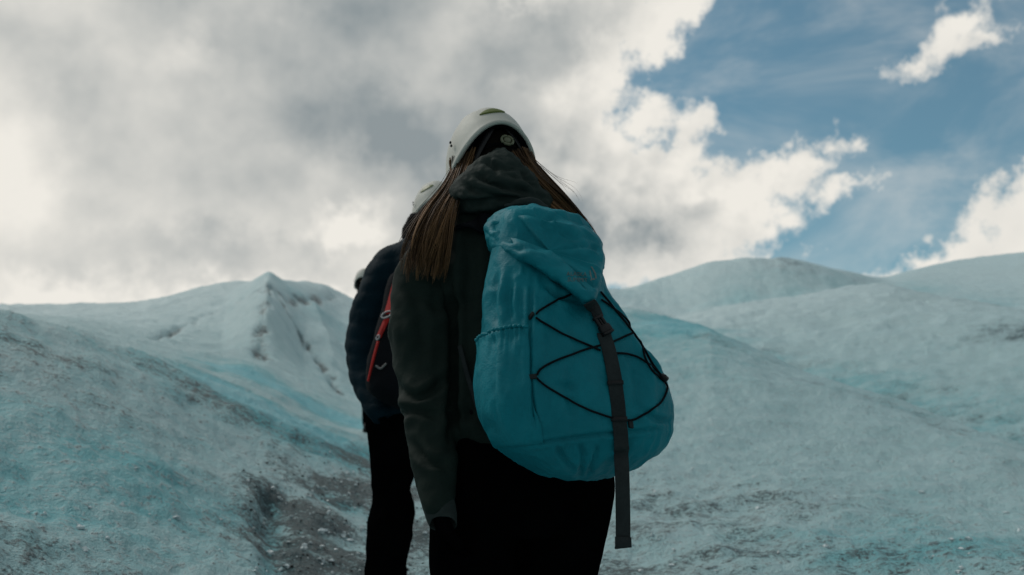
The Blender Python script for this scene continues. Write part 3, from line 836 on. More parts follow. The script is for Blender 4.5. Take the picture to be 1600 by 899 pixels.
def strands(name, groups, mat, parent):
    """groups: (guide curves, number of locks, strands in a lock, radius, lock jitter, strand jitter, length spread, shade scale); one mesh, a shade for every strand"""
    Vs, Fs, At, o = [], [], [], 0
    th = np.linspace(0, 2 * math.pi, 4, endpoint=False); m = 16
    for guides, nlock, nst, rad, jl, js, lsp, shade in groups:
        G = [cr(np.array(g, float), 20) for g in guides]
        for k in range(nlock):
            u = (k + rng.random()) / nlock * (len(G) - 1); i = min(int(u), len(G) - 2); t = u - i
            c0_ = G[i] * (1 - t) + G[i + 1] * t
            L0 = 1 - lsp * rng.random() ** 1.4
            s = np.linspace(0, 1, m)[:, None]
            ph = rng.random(3) * 6.28; fr = 3 + 4 * rng.random(3)
            lw = np.stack([np.sin(s[:, 0] * fr[q] + ph[q]) - np.sin(ph[q]) for q in range(3)], 1)
            lock_off = rng.normal(size=3) * jl * (0.12 + s) + lw * jl * 0.9 * s
            lsh = rng.random()
            for _ in range(nst):
                L = L0 * (1 - 0.18 * rng.random() ** 2)
                c = cr(c0_[:max(4, int(round(20 * L)))], m) + lock_off
                ph2 = rng.random(3) * 6.28
                wv_ = np.stack([np.sin(s[:, 0] * (4 + 4 * rng.random()) + p) for p in ph2], 1)
                c = c + rng.normal(size=3) * js * (1.0 - 0.35 * s) + wv_ * js * 0.35 * s
                tan = np.gradient(c, axis=0); tan /= np.linalg.norm(tan, axis=1)[:, None]
                a = np.cross(tan, V(0, 1, 0.2)); a /= np.linalg.norm(a, axis=1)[:, None] + 1e-9; b = np.cross(tan, a)
                r = rad * (0.6 + 0.8 * rng.random()) * (1 - 0.8 * s[:, 0] ** 3)
                ringv = c[:, None, :] + r[:, None, None] * (np.cos(th)[None, :, None] * a[:, None, :] + np.sin(th)[None, :, None] * b[:, None, :])
                Vs.append(ringv.reshape(-1, 3)); Fs += grid_faces(m, 4, True, o); o += m * 4
                At += [shade * np.clip(lsh ** 1.6 * 0.8 + 0.35 * rng.random() ** 2, 0, 1)] * (m * 4)
    ob = link_mesh(name, np.vstack(Vs), Fs, mat, parent)
    a_ = ob.data.attributes.new('strand', 'FLOAT', 'POINT'); a_.data.foreach_set('value', np.array(At, np.float32))
    return ob
def px_path(pts): return [at(*p) for p in pts]

# ---------------------------------------------------------------- the nearest walker
WY = R(20)
gz = ground_z
J = {}
J['fwd'] = V(-math.sin(WY), math.cos(WY), 0)
J['pelvis'] = at(818, 735, 2.45); J['chest'] = at(790, 500, 2.47); J['neck'] = at(772, 345, 2.50); J['head'] = at(766, 262, 2.54)
J['rot'] = rotm(WY, R(27), R(-5))
J['shL'] = at(668, 405, 2.42); J['elL'] = at(660, 590, 2.385); J['wrL'] = at(688, 796, 2.265)
J['shR'] = at(885, 402, 2.56); J['elR'] = at(905, 590, 2.60); J['wrR'] = at(880, 740, 2.72)
J['hipL'] = at(755, 765, 2.43); J['hipR'] = at(880, 765, 2.49)
J['knL'] = at(738, 1000, 2.46); J['knR'] = at(872, 985, 2.60)
for q, px, y in (('L', 742, 2.36), ('R', 868, 2.62)):
    x = at(px, 900, y)[0]; J['an' + q] = V(x, y, gz(x, y) + 0.10)
J['hdL'] = (V(.15, .25, -.95), V(.95, .1, .1), 1, 0.6); J['hdR'] = (V(-.3, .8, -.4), V(-.9, 0, 0), -1, 0.6)
base = V((J['anL'][0] + J['anR'][0]) / 2, 2.49, gz(0, 2.49))
woman = thing('person', base, 'nearest hiker seen from behind in olive hooded jacket with long brown hair', 'person', None)
body_mesh(J, woman, 0.94)
gloves(J, woman, M_glove, 0.92)
boots(J, woman)
# trousers
P = [loft(row_loft([(655, 705, 915, 2.46, .10), (690, 684, 945, 2.455, .122), (730, 676, 960, 2.455, .125), (760, 670, 963, 2.45, .13), (800, 668, 957, 2.45, .125), (840, 672, 948, 2.455, .10)], 16, WY, 40, 2.3)),
     tube([at(737, 790, 2.43), at(738, 880, 2.43), at(740, 985, 2.45), (J['knL'] + J['anL']) / 2, J['anL'] + V(0, 0, .03)], V(.100, .103, .082, .074, .068), 18, 30),
     tube([at(886, 785, 2.48), at(869, 880, 2.53), at(866, 985, 2.60), (J['knR'] + J['anR']) / 2, J['anR'] + V(0, 0, .03)], V(.108, .108, .084, .075, .068), 18, 30)]
v, f, n = remesh(P, 0.010, 5)
v = v + n * (0.006 * fbm(v * V(9, 9, 5), 3))[:, None]
make('trousers', (v, f), M_trouser, woman)
# jacket: torso and sleeves in one skin
P = [loft(row_loft([(322, 742, 812, 2.49, .05), (340, 712, 842, 2.485, .075), (365, 680, 875, 2.48, .09), (395, 662, 895, 2.475, .10), (430, 668, 902, 2.465, .112), (500, 690, 900, 2.46, .118), (600, 694, 905, 2.455, .12),
                    (660, 686, 925, 2.45, .128), (690, 690, 935, 2.45, .130), (700, 700, 925, 2.45, .118)], 30, WY, 48, 2.3)),
     tube(px_path([(690, 392, 2.43), (664, 425, 2.415), (656, 475, 2.41), (655, 535, 2.395), (664, 600, 2.38), (676, 665, 2.345), (680, 725, 2.305), (684, 786, 2.265)]), V(.062, .068, .071, .070, .064, .058, .050, .036), 20, 44),
     tube(px_path([(870, 392, 2.55), (893, 425, 2.57), (903, 500, 2.59), (905, 585, 2.60), (895, 660, 2.66), (884, 735, 2.71)]), V(.062, .068, .068, .062, .052, .040), 18, 36),
     tube(px_path([(772, 360, 2.49), (770, 318, 2.51)]), V(.085, .075), 18, 6)]
v, f, n = remesh(P, 0.0075, 6)
arm = sstep(.085, .06, np.abs(0))
wr = 0.010 * np.maximum(fbm(v * V(10, 10, 6) + 3, 3), -.2) + 0.005 * fbm(v * V(16, 16, 18) + 9, 3)
rgj = np.maximum(1 - np.abs(fbm(v * V(8, 8, 5) + 61, 2)) * 2.3, 0) ** 2
v = v + n * (wr + .006 * rgj)[:, None]
v = crease(v, n, [([(616, 598), (645, 622), (672, 612), (700, 590)], .013, 6), ([(622, 650), (648, 640), (690, 655)], .010, 6), ([(645, 690), (668, 720), (700, 728)], .011, 6), ([(640, 440), (660, 520), (650, 580)], .008, 9), ([(702, 430), (708, 520), (708, 620), (704, 700)], .030, 7), ([(730, 350), (735, 420), (720, 520)], .010, 10),
                  ([(640, 450), (690, 480), (740, 470)], .008, 10), ([(690, 640), (720, 650), (750, 640)], .012, 8)])
jacket = make('jacket', (v, f), M_olive, woman)
# open cuff at the wrist, paler lining with a tab
c0 = at(684, 786, 2.265); c1 = at(688, 803, 2.26); c2 = at(692, 818, 2.25)
rings = []
dr = unit(c2 - c0); uu = unit(np.cross(dr, V(0, 1, 0))); vv = np.cross(dr, uu)
th = np.linspace(0, 2 * math.pi, 32, endpoint=False)
def cuff_ring(t, r):
    cc = c0 * (1 - t) + c2 * t
    lob = 1 + .10 * np.sin(2 * th + .5) + .05 * np.sin(5 * th + t * 3)
    return cc + r * lob[:, None] * (np.cos(th)[:, None] * uu + .75 * np.sin(th)[:, None] * vv) + dr * (.014 * np.sin(th + 2.6))[:, None] * t
rings = [cuff_ring(t, r) for t, r in ((-.5, .028), (-.1, .034), (.3, .0345), (.7, .032), (1.0, .0285), (1.06, .0275), (1.0, .026), (.4, .028), (-.1, .026))]
v, f = loft(rings)
make('cuff', (v, f), M_cuff, jacket)
# hood lying in a heap behind the neck
rings = row_loft([(234, 774, 788, 2.425, .012), (240, 766, 796, 2.42, .030), (252, 750, 809, 2.415, .045), (272, 727, 830, 2.41, .058), (292, 712, 848, 2.405, .066), (308, 703, 860, 2.405, .070), (322, 704, 864, 2.41, .068), (334, 716, 858, 2.42, .058), (344, 745, 840, 2.43, .035)], 60, R(14), 110, 2.1)
v, f = loft(rings); n = normals_of(v, f)
if ((v - v.mean(0)) * n).sum() < 0: n = -n
v = v + n * (0.010 * fbm(v * V(14, 14, 26) + 4, 3) + .005 * np.maximum(1 - np.abs(fbm(v * V(22, 22, 30) + 15, 3)) * 2.3, 0) ** 2)[:, None]
n = normals_of(v, f)
if ((v - v.mean(0)) * n).sum() < 0: n = -n
v = crease(v, n, [([(738, 268), (765, 284), (800, 296), (838, 302)], .016, 5), ([(704, 306), (722, 318), (760, 314), (800, 310), (840, 312)], .014, 5), ([(765, 258), (785, 263), (812, 262)], .008, 4), ([(726, 285), (745, 300), (790, 306)], .010, 4),
                  ([(752, 250), (772, 262), (775, 280)], .007, 4), ([(815, 262), (822, 280), (845, 296)], .009, 4)])
hood = make('hood', (v, f), cloth_mat('olive_shell_lit', (0.021, 0.030, 0.027), 0.7, 0.08, crinkle=0.4, wstr=0.4, var=0.12), jacket)  # same cloth as the jacket, lightened: its stronger light is in the colour
v, f = tube(px_path([(790, 322, 2.33), (815, 316, 2.315), (838, 317, 2.32), (852, 325, 2.335), (860, 335, 2.35)]), V(.004, .009, .010, .008, .004), 20, 40, flat=.6, ref=V(0, 1, 0))
n = normals_of(v, f); n = -n if ((v - v.mean(0)) * n).sum() < 0 else n
v = v + n * (.007 * fbm(v * V(30, 30, 40), 3))[:, None]
make('collar_flap', (v, f), M_cuff, jacket)
# hair: dark cap under the helmet and two long falls
hc = J['head']; hr = J['rot']
v, f = blob(hc + hr @ V(0, -.018, .010), (.083, .092, .108), hr, 32, 22)
v = v + unit(V(0, -1, 0)) * 0.0
hairL = [px_path(p) for p in (
    [(706, 268, 2.50), (690, 296, 2.44), (665, 330, 2.37), (645, 366, 2.325), (634, 400, 2.315), (631, 430, 2.315)],
    [(716, 262, 2.47), (702, 295, 2.42), (680, 332, 2.355), (662, 372, 2.315), (652, 405, 2.305), (649, 430, 2.305)],
    [(726, 258, 2.45), (712, 295, 2.41), (695, 332, 2.35), (682, 372, 2.315), (672, 408, 2.310), (668, 434, 2.310)],
    [(738, 256, 2.44), (722, 292, 2.395), (708, 330, 2.345), (700, 372, 2.33), (695, 408, 2.33), (690, 436, 2.335)])]
hairR = [px_path(p) for p in (
    [(812, 255, 2.45), (836, 286, 2.42), (862, 312, 2.42), (886, 336, 2.43), (905, 365, 2.42), (915, 400, 2.40)],
    [(822, 250, 2.46), (848, 282, 2.43), (874, 308, 2.43), (898, 336, 2.44), (918, 366, 2.43), (930, 400, 2.41)],
    [(832, 250, 2.49), (858, 278, 2.46), (884, 306, 2.45), (908, 336, 2.45), (926, 362, 2.44), (938, 396, 2.42)])]
hairR.insert(0, px_path([(800, 262, 2.45), (822, 292, 2.42), (846, 316, 2.41), (868, 336, 2.41), (885, 360, 2.41), (895, 395, 2.40)]))
nape = [px_path(p) for p in ([(703, 250, 2.49), (704, 268, 2.48), (698, 292, 2.45)], [(722, 235, 2.46), (716, 262, 2.45), (704, 292, 2.43)], [(745, 232, 2.45), (734, 258, 2.44), (718, 290, 2.42)])]
napeR = [px_path(p) for p in ([(800, 238, 2.45), (812, 260, 2.44), (832, 290, 2.43)], [(818, 232, 2.46), (826, 252, 2.46), (846, 284, 2.44)], [(830, 240, 2.49), (838, 258, 2.48), (858, 284, 2.46)])]
fly = [px_path(p) for p in ([(830, 245, 2.47), (862, 275, 2.46), (890, 298, 2.46), (905, 320, 2.46)], [(834, 248, 2.47), (872, 282, 2.46), (900, 296, 2.46), (920, 332, 2.46)])]
hair = strands('hair', [(hairL, 60, 18, .0009, .006, .0032, .36, 1.0), (hairL, 36, 8, .0009, .008, .004, .30, .75), (hairR, 34, 14, .0012, .004, .003, .10, .8), (nape, 14, 12, .0012, .003, .003, .1, .55), (napeR, 12, 12, .0012, .003, .003, .1, .5),  # nape strands darkened: shadow under the helmet set in their tone
                        (fly, 9, 1, .00035, .008, .002, .35, 1.0), (hairL, 30, 1, .0004, .009, .003, .12, 1.0), (hairR, 26, 1, .0004, .008, .003, .1, 1.0)], M_hair, woman)
M_cap = plain_mat('dark_hair', (0.004, 0.003, 0.002), 0.8, 0.05)
make('hair_cap', (v, f), M_cap, hair)
h1 = helmet('helmet', hc + hr @ V(0, -.006, .030) + V(0, 0, -.024), hr, 1.02, 'white climbing helmet with green leaf mark on the nearest hiker', None, (-97, 24))

# ---------------------------------------------------------------- the second walker
MYW = R(6)
J2 = {'fwd': V(-math.sin(MYW), math.cos(MYW), 0)}
J2['pelvis'] = at(672, 655, 4.42); J2['chest'] = at(678, 490, 4.46); J2['neck'] = at(682, 385, 4.50); J2['head'] = at(682, 349, 4.55)
J2['rot'] = rotm(R(14), R(12), R(-3))
J2['shL'] = at(608, 418, 4.46); J2['elL'] = at(570, 535, 4.46); J2['wrL'] = at(592, 640, 4.30)
J2['shR'] = at(752, 415, 4.50); J2['elR'] = at(790, 535, 4.52); J2['wrR'] = at(770, 630, 4.65)
J2['hipL'] = at(630, 670, 4.42); J2['hipR'] = at(708, 670, 4.44); J2['knL'] = at(611, 785, 4.44); J2['knR'] = at(715, 770, 4.62)
for q, px, y in (('L', 600, 4.40), ('R', 718, 4.75)):
    x = at(px, 900, y)[0]; J2['an' + q] = V(x, y, gz(x, y) + 0.10)
J2['hdL'] = (V(.35, .5, -.8), V(.9, .1, 0), 1, 0.8); J2['hdR'] = (V(-.3, .8, -.4), V(-.9, 0, 0), -1, 0.6)
man = thing('person', V(0.5 * (J2['anL'][0] + J2['anR'][0]), 4.55, gz(-.4, 4.55)), 'second hiker in navy quilted jacket, half hidden behind the nearest hiker', 'person')
body_mesh(J2, man, 1.0); gloves(J2, man, M_glove); boots(J2, man)
P = [loft(row_loft([(610, 612, 740, 4.44, .11), (640, 574, 770, 4.43, .14), (665, 572, 772, 4.43, .145), (700, 575, 765, 4.43, .13), (730, 590, 750, 4.44, .09)], 14, MYW, 36, 2.3)),
     tube(px_path([(615, 680, 4.42), (616, 720, 4.43), (611, 765, 4.44), (613, 803, 4.44), (606, 850, 4.42), (601, 899, 4.41)]) + [J2['anL'] + V(0, 0, .02)], V(.112, .108, .085, .102, .095, .088, .075), 16, 46),
     tube(px_path([(715, 680, 4.45), (716, 725, 4.5), (716, 770, 4.62)]) + [(J2['knR'] + J2['anR']) / 2, J2['anR'] + V(0, 0, .02)], V(.112, .104, .085, .082, .070), 16, 30)]
v, f, n = remesh(P, 0.011, 3)
v = v + n * (0.016 * fbm(v * V(7, 7, 8) + 31, 3))[:, None]
make('trousers', (v, f), M_trouser, man)
P = [loft(row_loft([(372, 632, 728, 4.49, .09), (388, 612, 752, 4.48, .12), (410, 602, 765, 4.47, .14), (460, 602, 770, 4.46, .155), (560, 590, 772, 4.45, .16), (620, 574, 775, 4.44, .165), (648, 572, 772, 4.44, .16), (656, 585, 760, 4.44, .13)], 30, MYW, 48, 2.3)),
     tube(px_path([(626, 410, 4.46), (607, 430, 4.45), (593, 464, 4.45), (580, 502, 4.45), (573, 540, 4.45), (575, 575, 4.43), (584, 612, 4.38), (594, 642, 4.32)]), V(.095, .105, .105, .102, .097, .090, .078, .062), 20, 40),
     tube(px_path([(742, 408, 4.50), (765, 430, 4.51), (785, 490, 4.52), (790, 540, 4.53), (780, 590, 4.6), (770, 630, 4.65)]), V(.095, .105, .102, .095, .08, .06), 18, 34)]
v, f, n = remesh(P, 0.010, 4)
q = proj(v)
quilt = np.abs(np.sin((q[:, 1] + 6 * np.sin(q[:, 0] * .03)) * math.pi / 25.0)) ** 0.6
v = v + n * (0.005 * (quilt - 0.6) + 0.012 * fbm(v * 7, 3))[:, None]
mj = make('quilted_jacket', (v, f), M_navy, man)
P = [tube(px_path([(684, 388, 4.47), (680, 362, 4.50), (681, 345, 4.52)]), V(.155, .150, .105), 20, 10)]
v, f, n = remesh(P, 0.010, 3)
v = v + n * (0.022 * fbm(v * V(16, 16, 22), 3))[:, None]
make('neck_scarf', (v, f), M_scarf, man)
v, f = blob(J2['head'] + J2['rot'] @ V(0, -.014, .012), (.082, .094, .110), J2['rot'], 28, 18)
make('hair', (v, f), M_cap, man)
h2 = helmet('helmet', J2['head'] + J2['rot'] @ V(0, -.004, .046), J2['rot'], 1.03, 'white helmet with green mark peeping out beside the long brown hair', None, (-124, 32))

# ---------------------------------------------------------------- the third walker, all but hidden
J3 = {'fwd': V(0, 1, 0)}
bx, by = at(592, 600, 10.0)[0], 10.0
g3 = gz(bx, by)
h3z = float(np.clip(at(566, 421, 10.05)[2] - .19 - g3, 1.40, 1.72))
f3 = lambda x, y, z: V(bx + x, by + y, g3 + z)
J3.update(pelvis=f3(0, 0, .95), chest=f3(0, .02, 1.16), neck=f3(-.09, .04, h3z - .145), head=f3(-.17, .06, h3z), rot=rotm(R(-12), R(8), R(-6)),
          shL=f3(-.17, .03, h3z - .22), elL=f3(-.17, .05, 1.02), wrL=f3(-.16, .22, .95), shR=f3(.15, .03, h3z - .22), elR=f3(.20, .03, 1.02), wrR=f3(.18, .2, .95),
          hipL=f3(-.09, 0, .92), hipR=f3(.09, 0, .92), knL=f3(-.10, .08, .50), knR=f3(.10, -.02, .50))
for q, x, y in (('L', -.10, .05), ('R', .10, -.12)):
    J3['an' + q] = V(bx + x, by + y, gz(bx + x, by + y) + .10)
J3['hdL'] = (V(.2, .7, -.5), V(.9, 0, 0), 1, .7); J3['hdR'] = (V(-.2, .7, -.5), V(-.9, 0, 0), -1, .7)
third = thing('person', V(bx, by, g3), "farthest hiker in dark clothes, nearly hidden behind the navy jacket's shoulder", 'person')
body_mesh(J3, third, .95); gloves(J3, third, M_glove, .95); boots(J3, third)
P = [tube([f3(0, 0, .98), f3(0, 0, .88)], V(.165, .155), 18, 6, flat=.8, ref=V(0, 1, 0))]
for q in 'LR':
    P.append(tube([J3['hip' + q], (J3['hip' + q] + J3['kn' + q]) / 2, J3['kn' + q], (J3['kn' + q] + J3['an' + q]) / 2, J3['an' + q]], V(.10, .095, .078, .074, .066), 14, 24))
v, f, n = remesh(P, .012, 3); make('trousers', (v, f), M_trouser, third)
P = [tube([f3(0, 0, .85), f3(0, 0, 1.0), f3(0, .02, 1.18), f3(-.03, .03, h3z - .21), f3(-.09, .04, h3z - .13)], V(.175, .175, .185, .15, .085), 20, 24, flat=.75, ref=V(0, 1, 0))]
for q in 'LR':
    P.append(tube([J3['sh' + q] * .8 + J3['neck'] * .2, J3['sh' + q], J3['el' + q], J3['wr' + q]], V(.085, .085, .068, .05), 16, 26))
v, f, n = remesh(P, .012, 4); v = v + n * (0.012 * fbm(v * 8, 3))[:, None]
make('jacket', (v, f), M_grey_jkt, third)
v, f = blob(J3['head'] + J3['rot'] @ V(0, -.02, -.03), (.085, .094, .120), J3['rot'], 24, 16); make('hair', (v, f), M_cap, third)
h3 = helmet('helmet', J3['head'] + J3['rot'] @ V(0, -.004, .046), J3['rot'], 1.0, 'small distant helmet just left of the navy jacket shoulder', None, (-60, 50))

# ================================================================ the teal backpack
PYAW = R(26)
pack_rows = [(333, 800, 880, 2.265, .04), (343, 778, 908, 2.262, .07), (370, 772, 930, 2.257, .070), (400, 766, 936, 2.254, .076), (440, 760, 945, 2.24, .086), (480, 757, 968, 2.235, .100), (520, 754, 992, 2.23, .11), (560, 750, 1022, 2.228, .118), (600, 749, 1041, 2.226, .124),
             (640, 753, 1050, 2.228, .128), (672, 763, 1049, 2.232, .127), (695, 771, 1042, 2.235, .120), (712, 790, 1026, 2.238, .108), (726, 812, 1005, 2.24, .092), (738, 842, 972, 2.242, .068), (748, 880, 935, 2.244, .03)]
NR_, NC_ = 150, 220
rings = row_loft(pack_rows, NR_, PYAW, NC_, 3.0)
v, f = loft(rings)
n = normals_of(v, f)
if ((v - v.mean(0)) * n).sum() < 0: n = -n
# slack cloth: vertical drapes on the side, broad dents on the front
q = proj(v)
v = v + n * (0.006 * fbm(v * V(14, 14, 5) + 11, 3) + 0.0010 * fbm(v * V(30, 30, 18) + 2, 3))[:, None]
rg = np.maximum(1 - np.abs(fbm(v * V(16, 16, 7) + 33, 3)) * 2.4, 0) ** 2; rg2 = np.maximum(1 - np.abs(fbm(v * V(34, 34, 26) + 77, 2)) * 2.6, 0) ** 2
v = v + n * (.0040 * rg + .0004 * rg2)[:, None]
seamL = [(833, 432), (829, 480), (827, 540), (829, 600), (833, 640), (837, 668)]
seamB = [(798, 702), (842, 693), (900, 684), (960, 677), (1010, 673), (1052, 668)]
v = crease(v, n, [(seamL, 0.0069, 3.0), (seamB, 0.0069, 3.0), ([(800, 430), (795, 470), (800, 505)], 0.0092, 7.0), ([(776, 420), (772, 470), (776, 515)], 0.0103, 6.2), ([(815, 440), (812, 480), (815, 505)], 0.0069, 4.7),
                  ([(870, 470), (860, 520), (865, 580)], 0.0069, 10.9), ([(900, 560), (893, 610), (900, 660)], 0.0092, 10.9), ([(990, 560), (1000, 610), (995, 650)], 0.0080, 9.4), ([(1000, 520), (1015, 555), (1030, 590)], 0.0069, 4.7),
                  ([(935, 440), (975, 490), (1005, 540), (1030, 590)], 0.0138, 4.7), ([(905, 690), (912, 715), (905, 748)], 0.0092, 3.9), ([(940, 690), (930, 715), (915, 745)], 0.0092, 3.9), ([(870, 695), (880, 715), (900, 738)], 0.0069, 3.9), ([(985, 685), (975, 705), (960, 735)], 0.0069, 3.9),
                  ([(850, 445), (872, 462), (900, 470)], 0.0092, 3.9), ([(1005, 640), (1025, 655), (1048, 660)], 0.0069, 4.7), ([(860, 600), (880, 605), (905, 600)], 0.0046, 5.5)])
pack_loc = at(900, 745, 2.2)
pack = thing('backpack', pack_loc, "teal hiking backpack with black cord lacing on the nearest hiker's back", 'backpack')
bag = make('main_bag', (v, f), M_teal, pack)
pack_n = normals_of(v, f)
if ((v - v.mean(0)) * pack_n).sum() < 0: pack_n = -pack_n
PG = v[:NR_ * NC_].reshape(NR_, NC_, 3); PN = pack_n[:NR_ * NC_].reshape(NR_, NC_, 3)

# ---- side pocket with a gathered elastic hem: a second layer of cloth over the side of the bag
Qp = proj(PG.reshape(-1, 3)).reshape(NR_, NC_, 2)
facing = -((PN * (PG - CAM)).sum(2))
row0 = int(np.argmin(np.abs(Qp[:, NC_ // 2, 1] - 600)))
# columns: from the front-left corner (pixel about 829) round the left side to the back
vis = [j for j in range(NC_) if facing[row0, j] > 0]
seam_j = min(vis, key=lambda j: abs(Qp[row0, j, 0] - 829))
th_all = np.linspace(0, 360, NC_, endpoint=False)
span = NC_ // 4 + 6
# walk towards the silhouette on the left
step = -1 if Qp[row0, (seam_j - 3) % NC_, 0] < Qp[row0, seam_j, 0] else 1
cols = [(seam_j + step * k) % NC_ for k in range(span)]
nrp = 60
pv = []
for a, j in enumerate(cols):
    u = a / (span - 1)
    hem = 509 + 20 * min(1, u * 1.5) - 5 * math.sin(math.pi * min(1, u * 1.5))
    ycol = Qp[:, j, 1]
    order = np.argsort(ycol)
    ys = np.linspace(hem, 694 + 8 * u, nrp)
    for b, y in enumerate(ys):
        t = b / (nrp - 1)
        p = np.array([np.interp(y, ycol[order], PG[order, j, k]) for k in range(3)])
        nn = unit(np.array([np.interp(y, ycol[order], PN[order, j, k]) for k in range(3)]))
        belly = math.sin(math.pi * min(1, t * 1.05)) ** 0.8
        o = .0025 + .007 * belly * math.sin(math.pi * (0.08 + 0.9 * u)) ** .7
        gath = math.exp(-(t / .16) ** 2)
        o += .0026 * gath * math.sin(a * 1.9 + .6 * math.sin(a)) + .004 * (1 - gath) * math.sin(a * .42 + 3 * t) * (1 - t) * 0.9
        o += .004 * math.exp(-((t - .035) / .03) ** 2)
        pv.append(p + nn * o)
pv = np.array(pv).reshape(span, nrp, 3)
inn = []
for a, j in enumerate(cols):
    inn.append(pv[a] - PN[np.clip((nrp * 2), 0, NR_ - 1), j] * .0025)
inn = np.array(inn)
Vp = np.vstack([pv.reshape(-1, 3), inn.reshape(-1, 3)])
Fp = grid_faces(span, nrp, False); m_ = span * nrp
Fp += [tuple(i + m_ for i in qd[::-1]) for qd in grid_faces(span, nrp, False)]
ring = [a * nrp for a in range(span)] + [(span - 1) * nrp + b for b in range(1, nrp)] + [a * nrp + nrp - 1 for a in range(span - 2, -1, -1)] + [b for b in range(nrp - 2, 0, -1)]
for a, b in zip(ring, ring[1:] + ring[:1]): Fp.append((a, b, b + m_, a + m_))
pocket = link_mesh('side_pocket', Vp, Fp, M_teal, pack)
# elastic binding on the hem, ruched
hemp = pv[:, 1, :] ; hn = np.array([PN[row0, j] for j in cols])
rad = .0032 + .0011 * np.sin(np.arange(span) * 1.9)
v_, f_ = tube(hemp + hn * .0015, rad, 10, span * 2)
make('elastic_hem', (v_, f_), M_teal, pocket)

# ---- lid
outline = [(758, 356), (764, 340), (780, 329), (806, 322), (835, 320), (862, 326), (890, 340), (918, 356), (938, 374), (945, 398), (943, 424), (937, 446), (931, 466), (922, 477), (912, 474), (900, 462), (884, 449), (862, 434), (836, 418), (806, 405), (782, 396), (768, 386), (760, 372)]
oc = np.array(outline + outline[:1], float)
D = np.concatenate([[0], np.cumsum(np.linalg.norm(np.diff(oc, axis=0), axis=1))])
no = 170
so = np.linspace(0, D[-1], no, endpoint=False)
oc = np.stack([np.interp(so, D, oc[:, 0]), np.interp(so, D, oc[:, 1])], 1)
for _ in range(5): oc = 0.5 * oc + 0.25 * (np.roll(oc, 1, 0) + np.roll(oc, -1, 0))
# spine the outline shrinks to, so that the bulge follows the bean shape
spine = np.array([(785, 358), (820, 358), (860, 375), (895, 398), (915, 425), (922, 450)], float)
def to_spine(p):
    best, bd = None, 1e9
    for a, b in zip(spine[:-1], spine[1:]):
        ab = b - a; t = np.clip(((p - a) @ ab) / (ab @ ab), 0, 1); c_ = a + t * ab; d = np.linalg.norm(p - c_)
        if d < bd: best, bd = c_, d
    return best
sp_ = np.array([to_spine(p) for p in oc])
for _ in range(14): sp_ = 0.5 * sp_ + 0.25 * (np.roll(sp_, 1, 0) + np.roll(sp_, -1, 0))
def lidY(px, py):
    d = (px - 828) * 2.2 / FPX
    s_ = .03
    base_ = 2.098 + np.where(d > 0, math.tan(R(24)) * (np.sqrt(d * d + s_ * s_) - s_), math.tan(R(50)) * (np.sqrt(d * d + s_ * s_) - s_))
    return base_ + (440 - py) * 0.00110
rings = []
for t in list(np.linspace(-1.25, 1.5, 46)):
    c_ = max(math.cos(t), 0.0) ** (0.42 if t > 0 else 0.30); s_ = math.sin(t)
    pxy = sp_ + (oc - sp_) * max(c_, .03)
    rows_ = []
    for (x, y) in pxy:
        Y = lidY(x, y) + .016 - (.052 * s_ if s_ > 0 else .16 * s_)
        rows_.append((x, y, Y))
    # keep true size: sections behind the outline step straight back in space instead of along the sight line
    P_ = []
    for k, (x, y, Y) in enumerate(rows_):
        if s_ > 0: P_.append(at(x, y, Y))
        else:
            a_ = at(x, y, lidY(x, y) + .016); P_.append(a_ + V(-math.sin(PYAW) * -.0, 1, 0) * (Y - lidY(x, y) - .016))
    rings.append(np.array(P_))
v, f = loft(rings)
n = normals_of(v, f)
if ((v - v.mean(0)) * n).sum() < 0: n = -n
# drawn-in folds running from the pulled corner along the lid
ca_, sa_ = math.cos(R(24)), math.sin(R(24))
lc = (v - v.mean(0)); along = lc[:, 0] * ca_ - lc[:, 2] * sa_; across = lc[:, 0] * sa_ + lc[:, 2] * ca_
v = v + n * (0.007 * fbm(np.stack([along * 8, across * 30, lc[:, 1] * 12], 1) + 8, 3) + 0.0012 * fbm(v * 34 + 6, 3))[:, None]
v = crease(v, n, [([(762, 362), (790, 350), (830, 352), (880, 366), (925, 385)], .0130, 5), ([(770, 345), (800, 336), (840, 338), (885, 352)], .0093, 4), ([(775, 378), (810, 374), (850, 382), (890, 396)], .0093, 6),
                  ([(800, 392), (830, 388), (862, 396)], .0065, 5), ([(840, 384), (880, 388), (912, 386), (938, 392)], .0074, 4), ([(880, 412), (910, 406), (938, 410)], .0055, 4), ([(765, 350), (785, 362), (800, 380)], .0083, 4), ([(900, 362), (922, 376), (938, 400)], .0074, 5),
                  ([(820, 330), (850, 345), (870, 342)], .0065, 4), ([(905, 440), (920, 448), (935, 446)], .0055, 4), ([(860, 365), (872, 378), (905, 382)], .0055, 4)])
n = normals_of(v, f); n = -n if ((v - v.mean(0)) * n).sum() < 0 else n
rg = 1 - np.abs(fbm(np.stack([along * 13, across * 34, lc[:, 1] * 14], 1) + 50, 3, .5)) * 2.2
rg2 = 1 - np.abs(fbm(np.stack([along * 30, across * 40, lc[:, 1] * 30], 1) + 71, 2, .5)) * 2.4
v = v + n * (0.0032 * np.maximum(rg, 0) ** 2 + .0004 * np.maximum(rg2, 0) ** 2)[:, None]
lid = make('lid', (v, f), M_teal, pack)
lid_v, lid_f = v, f

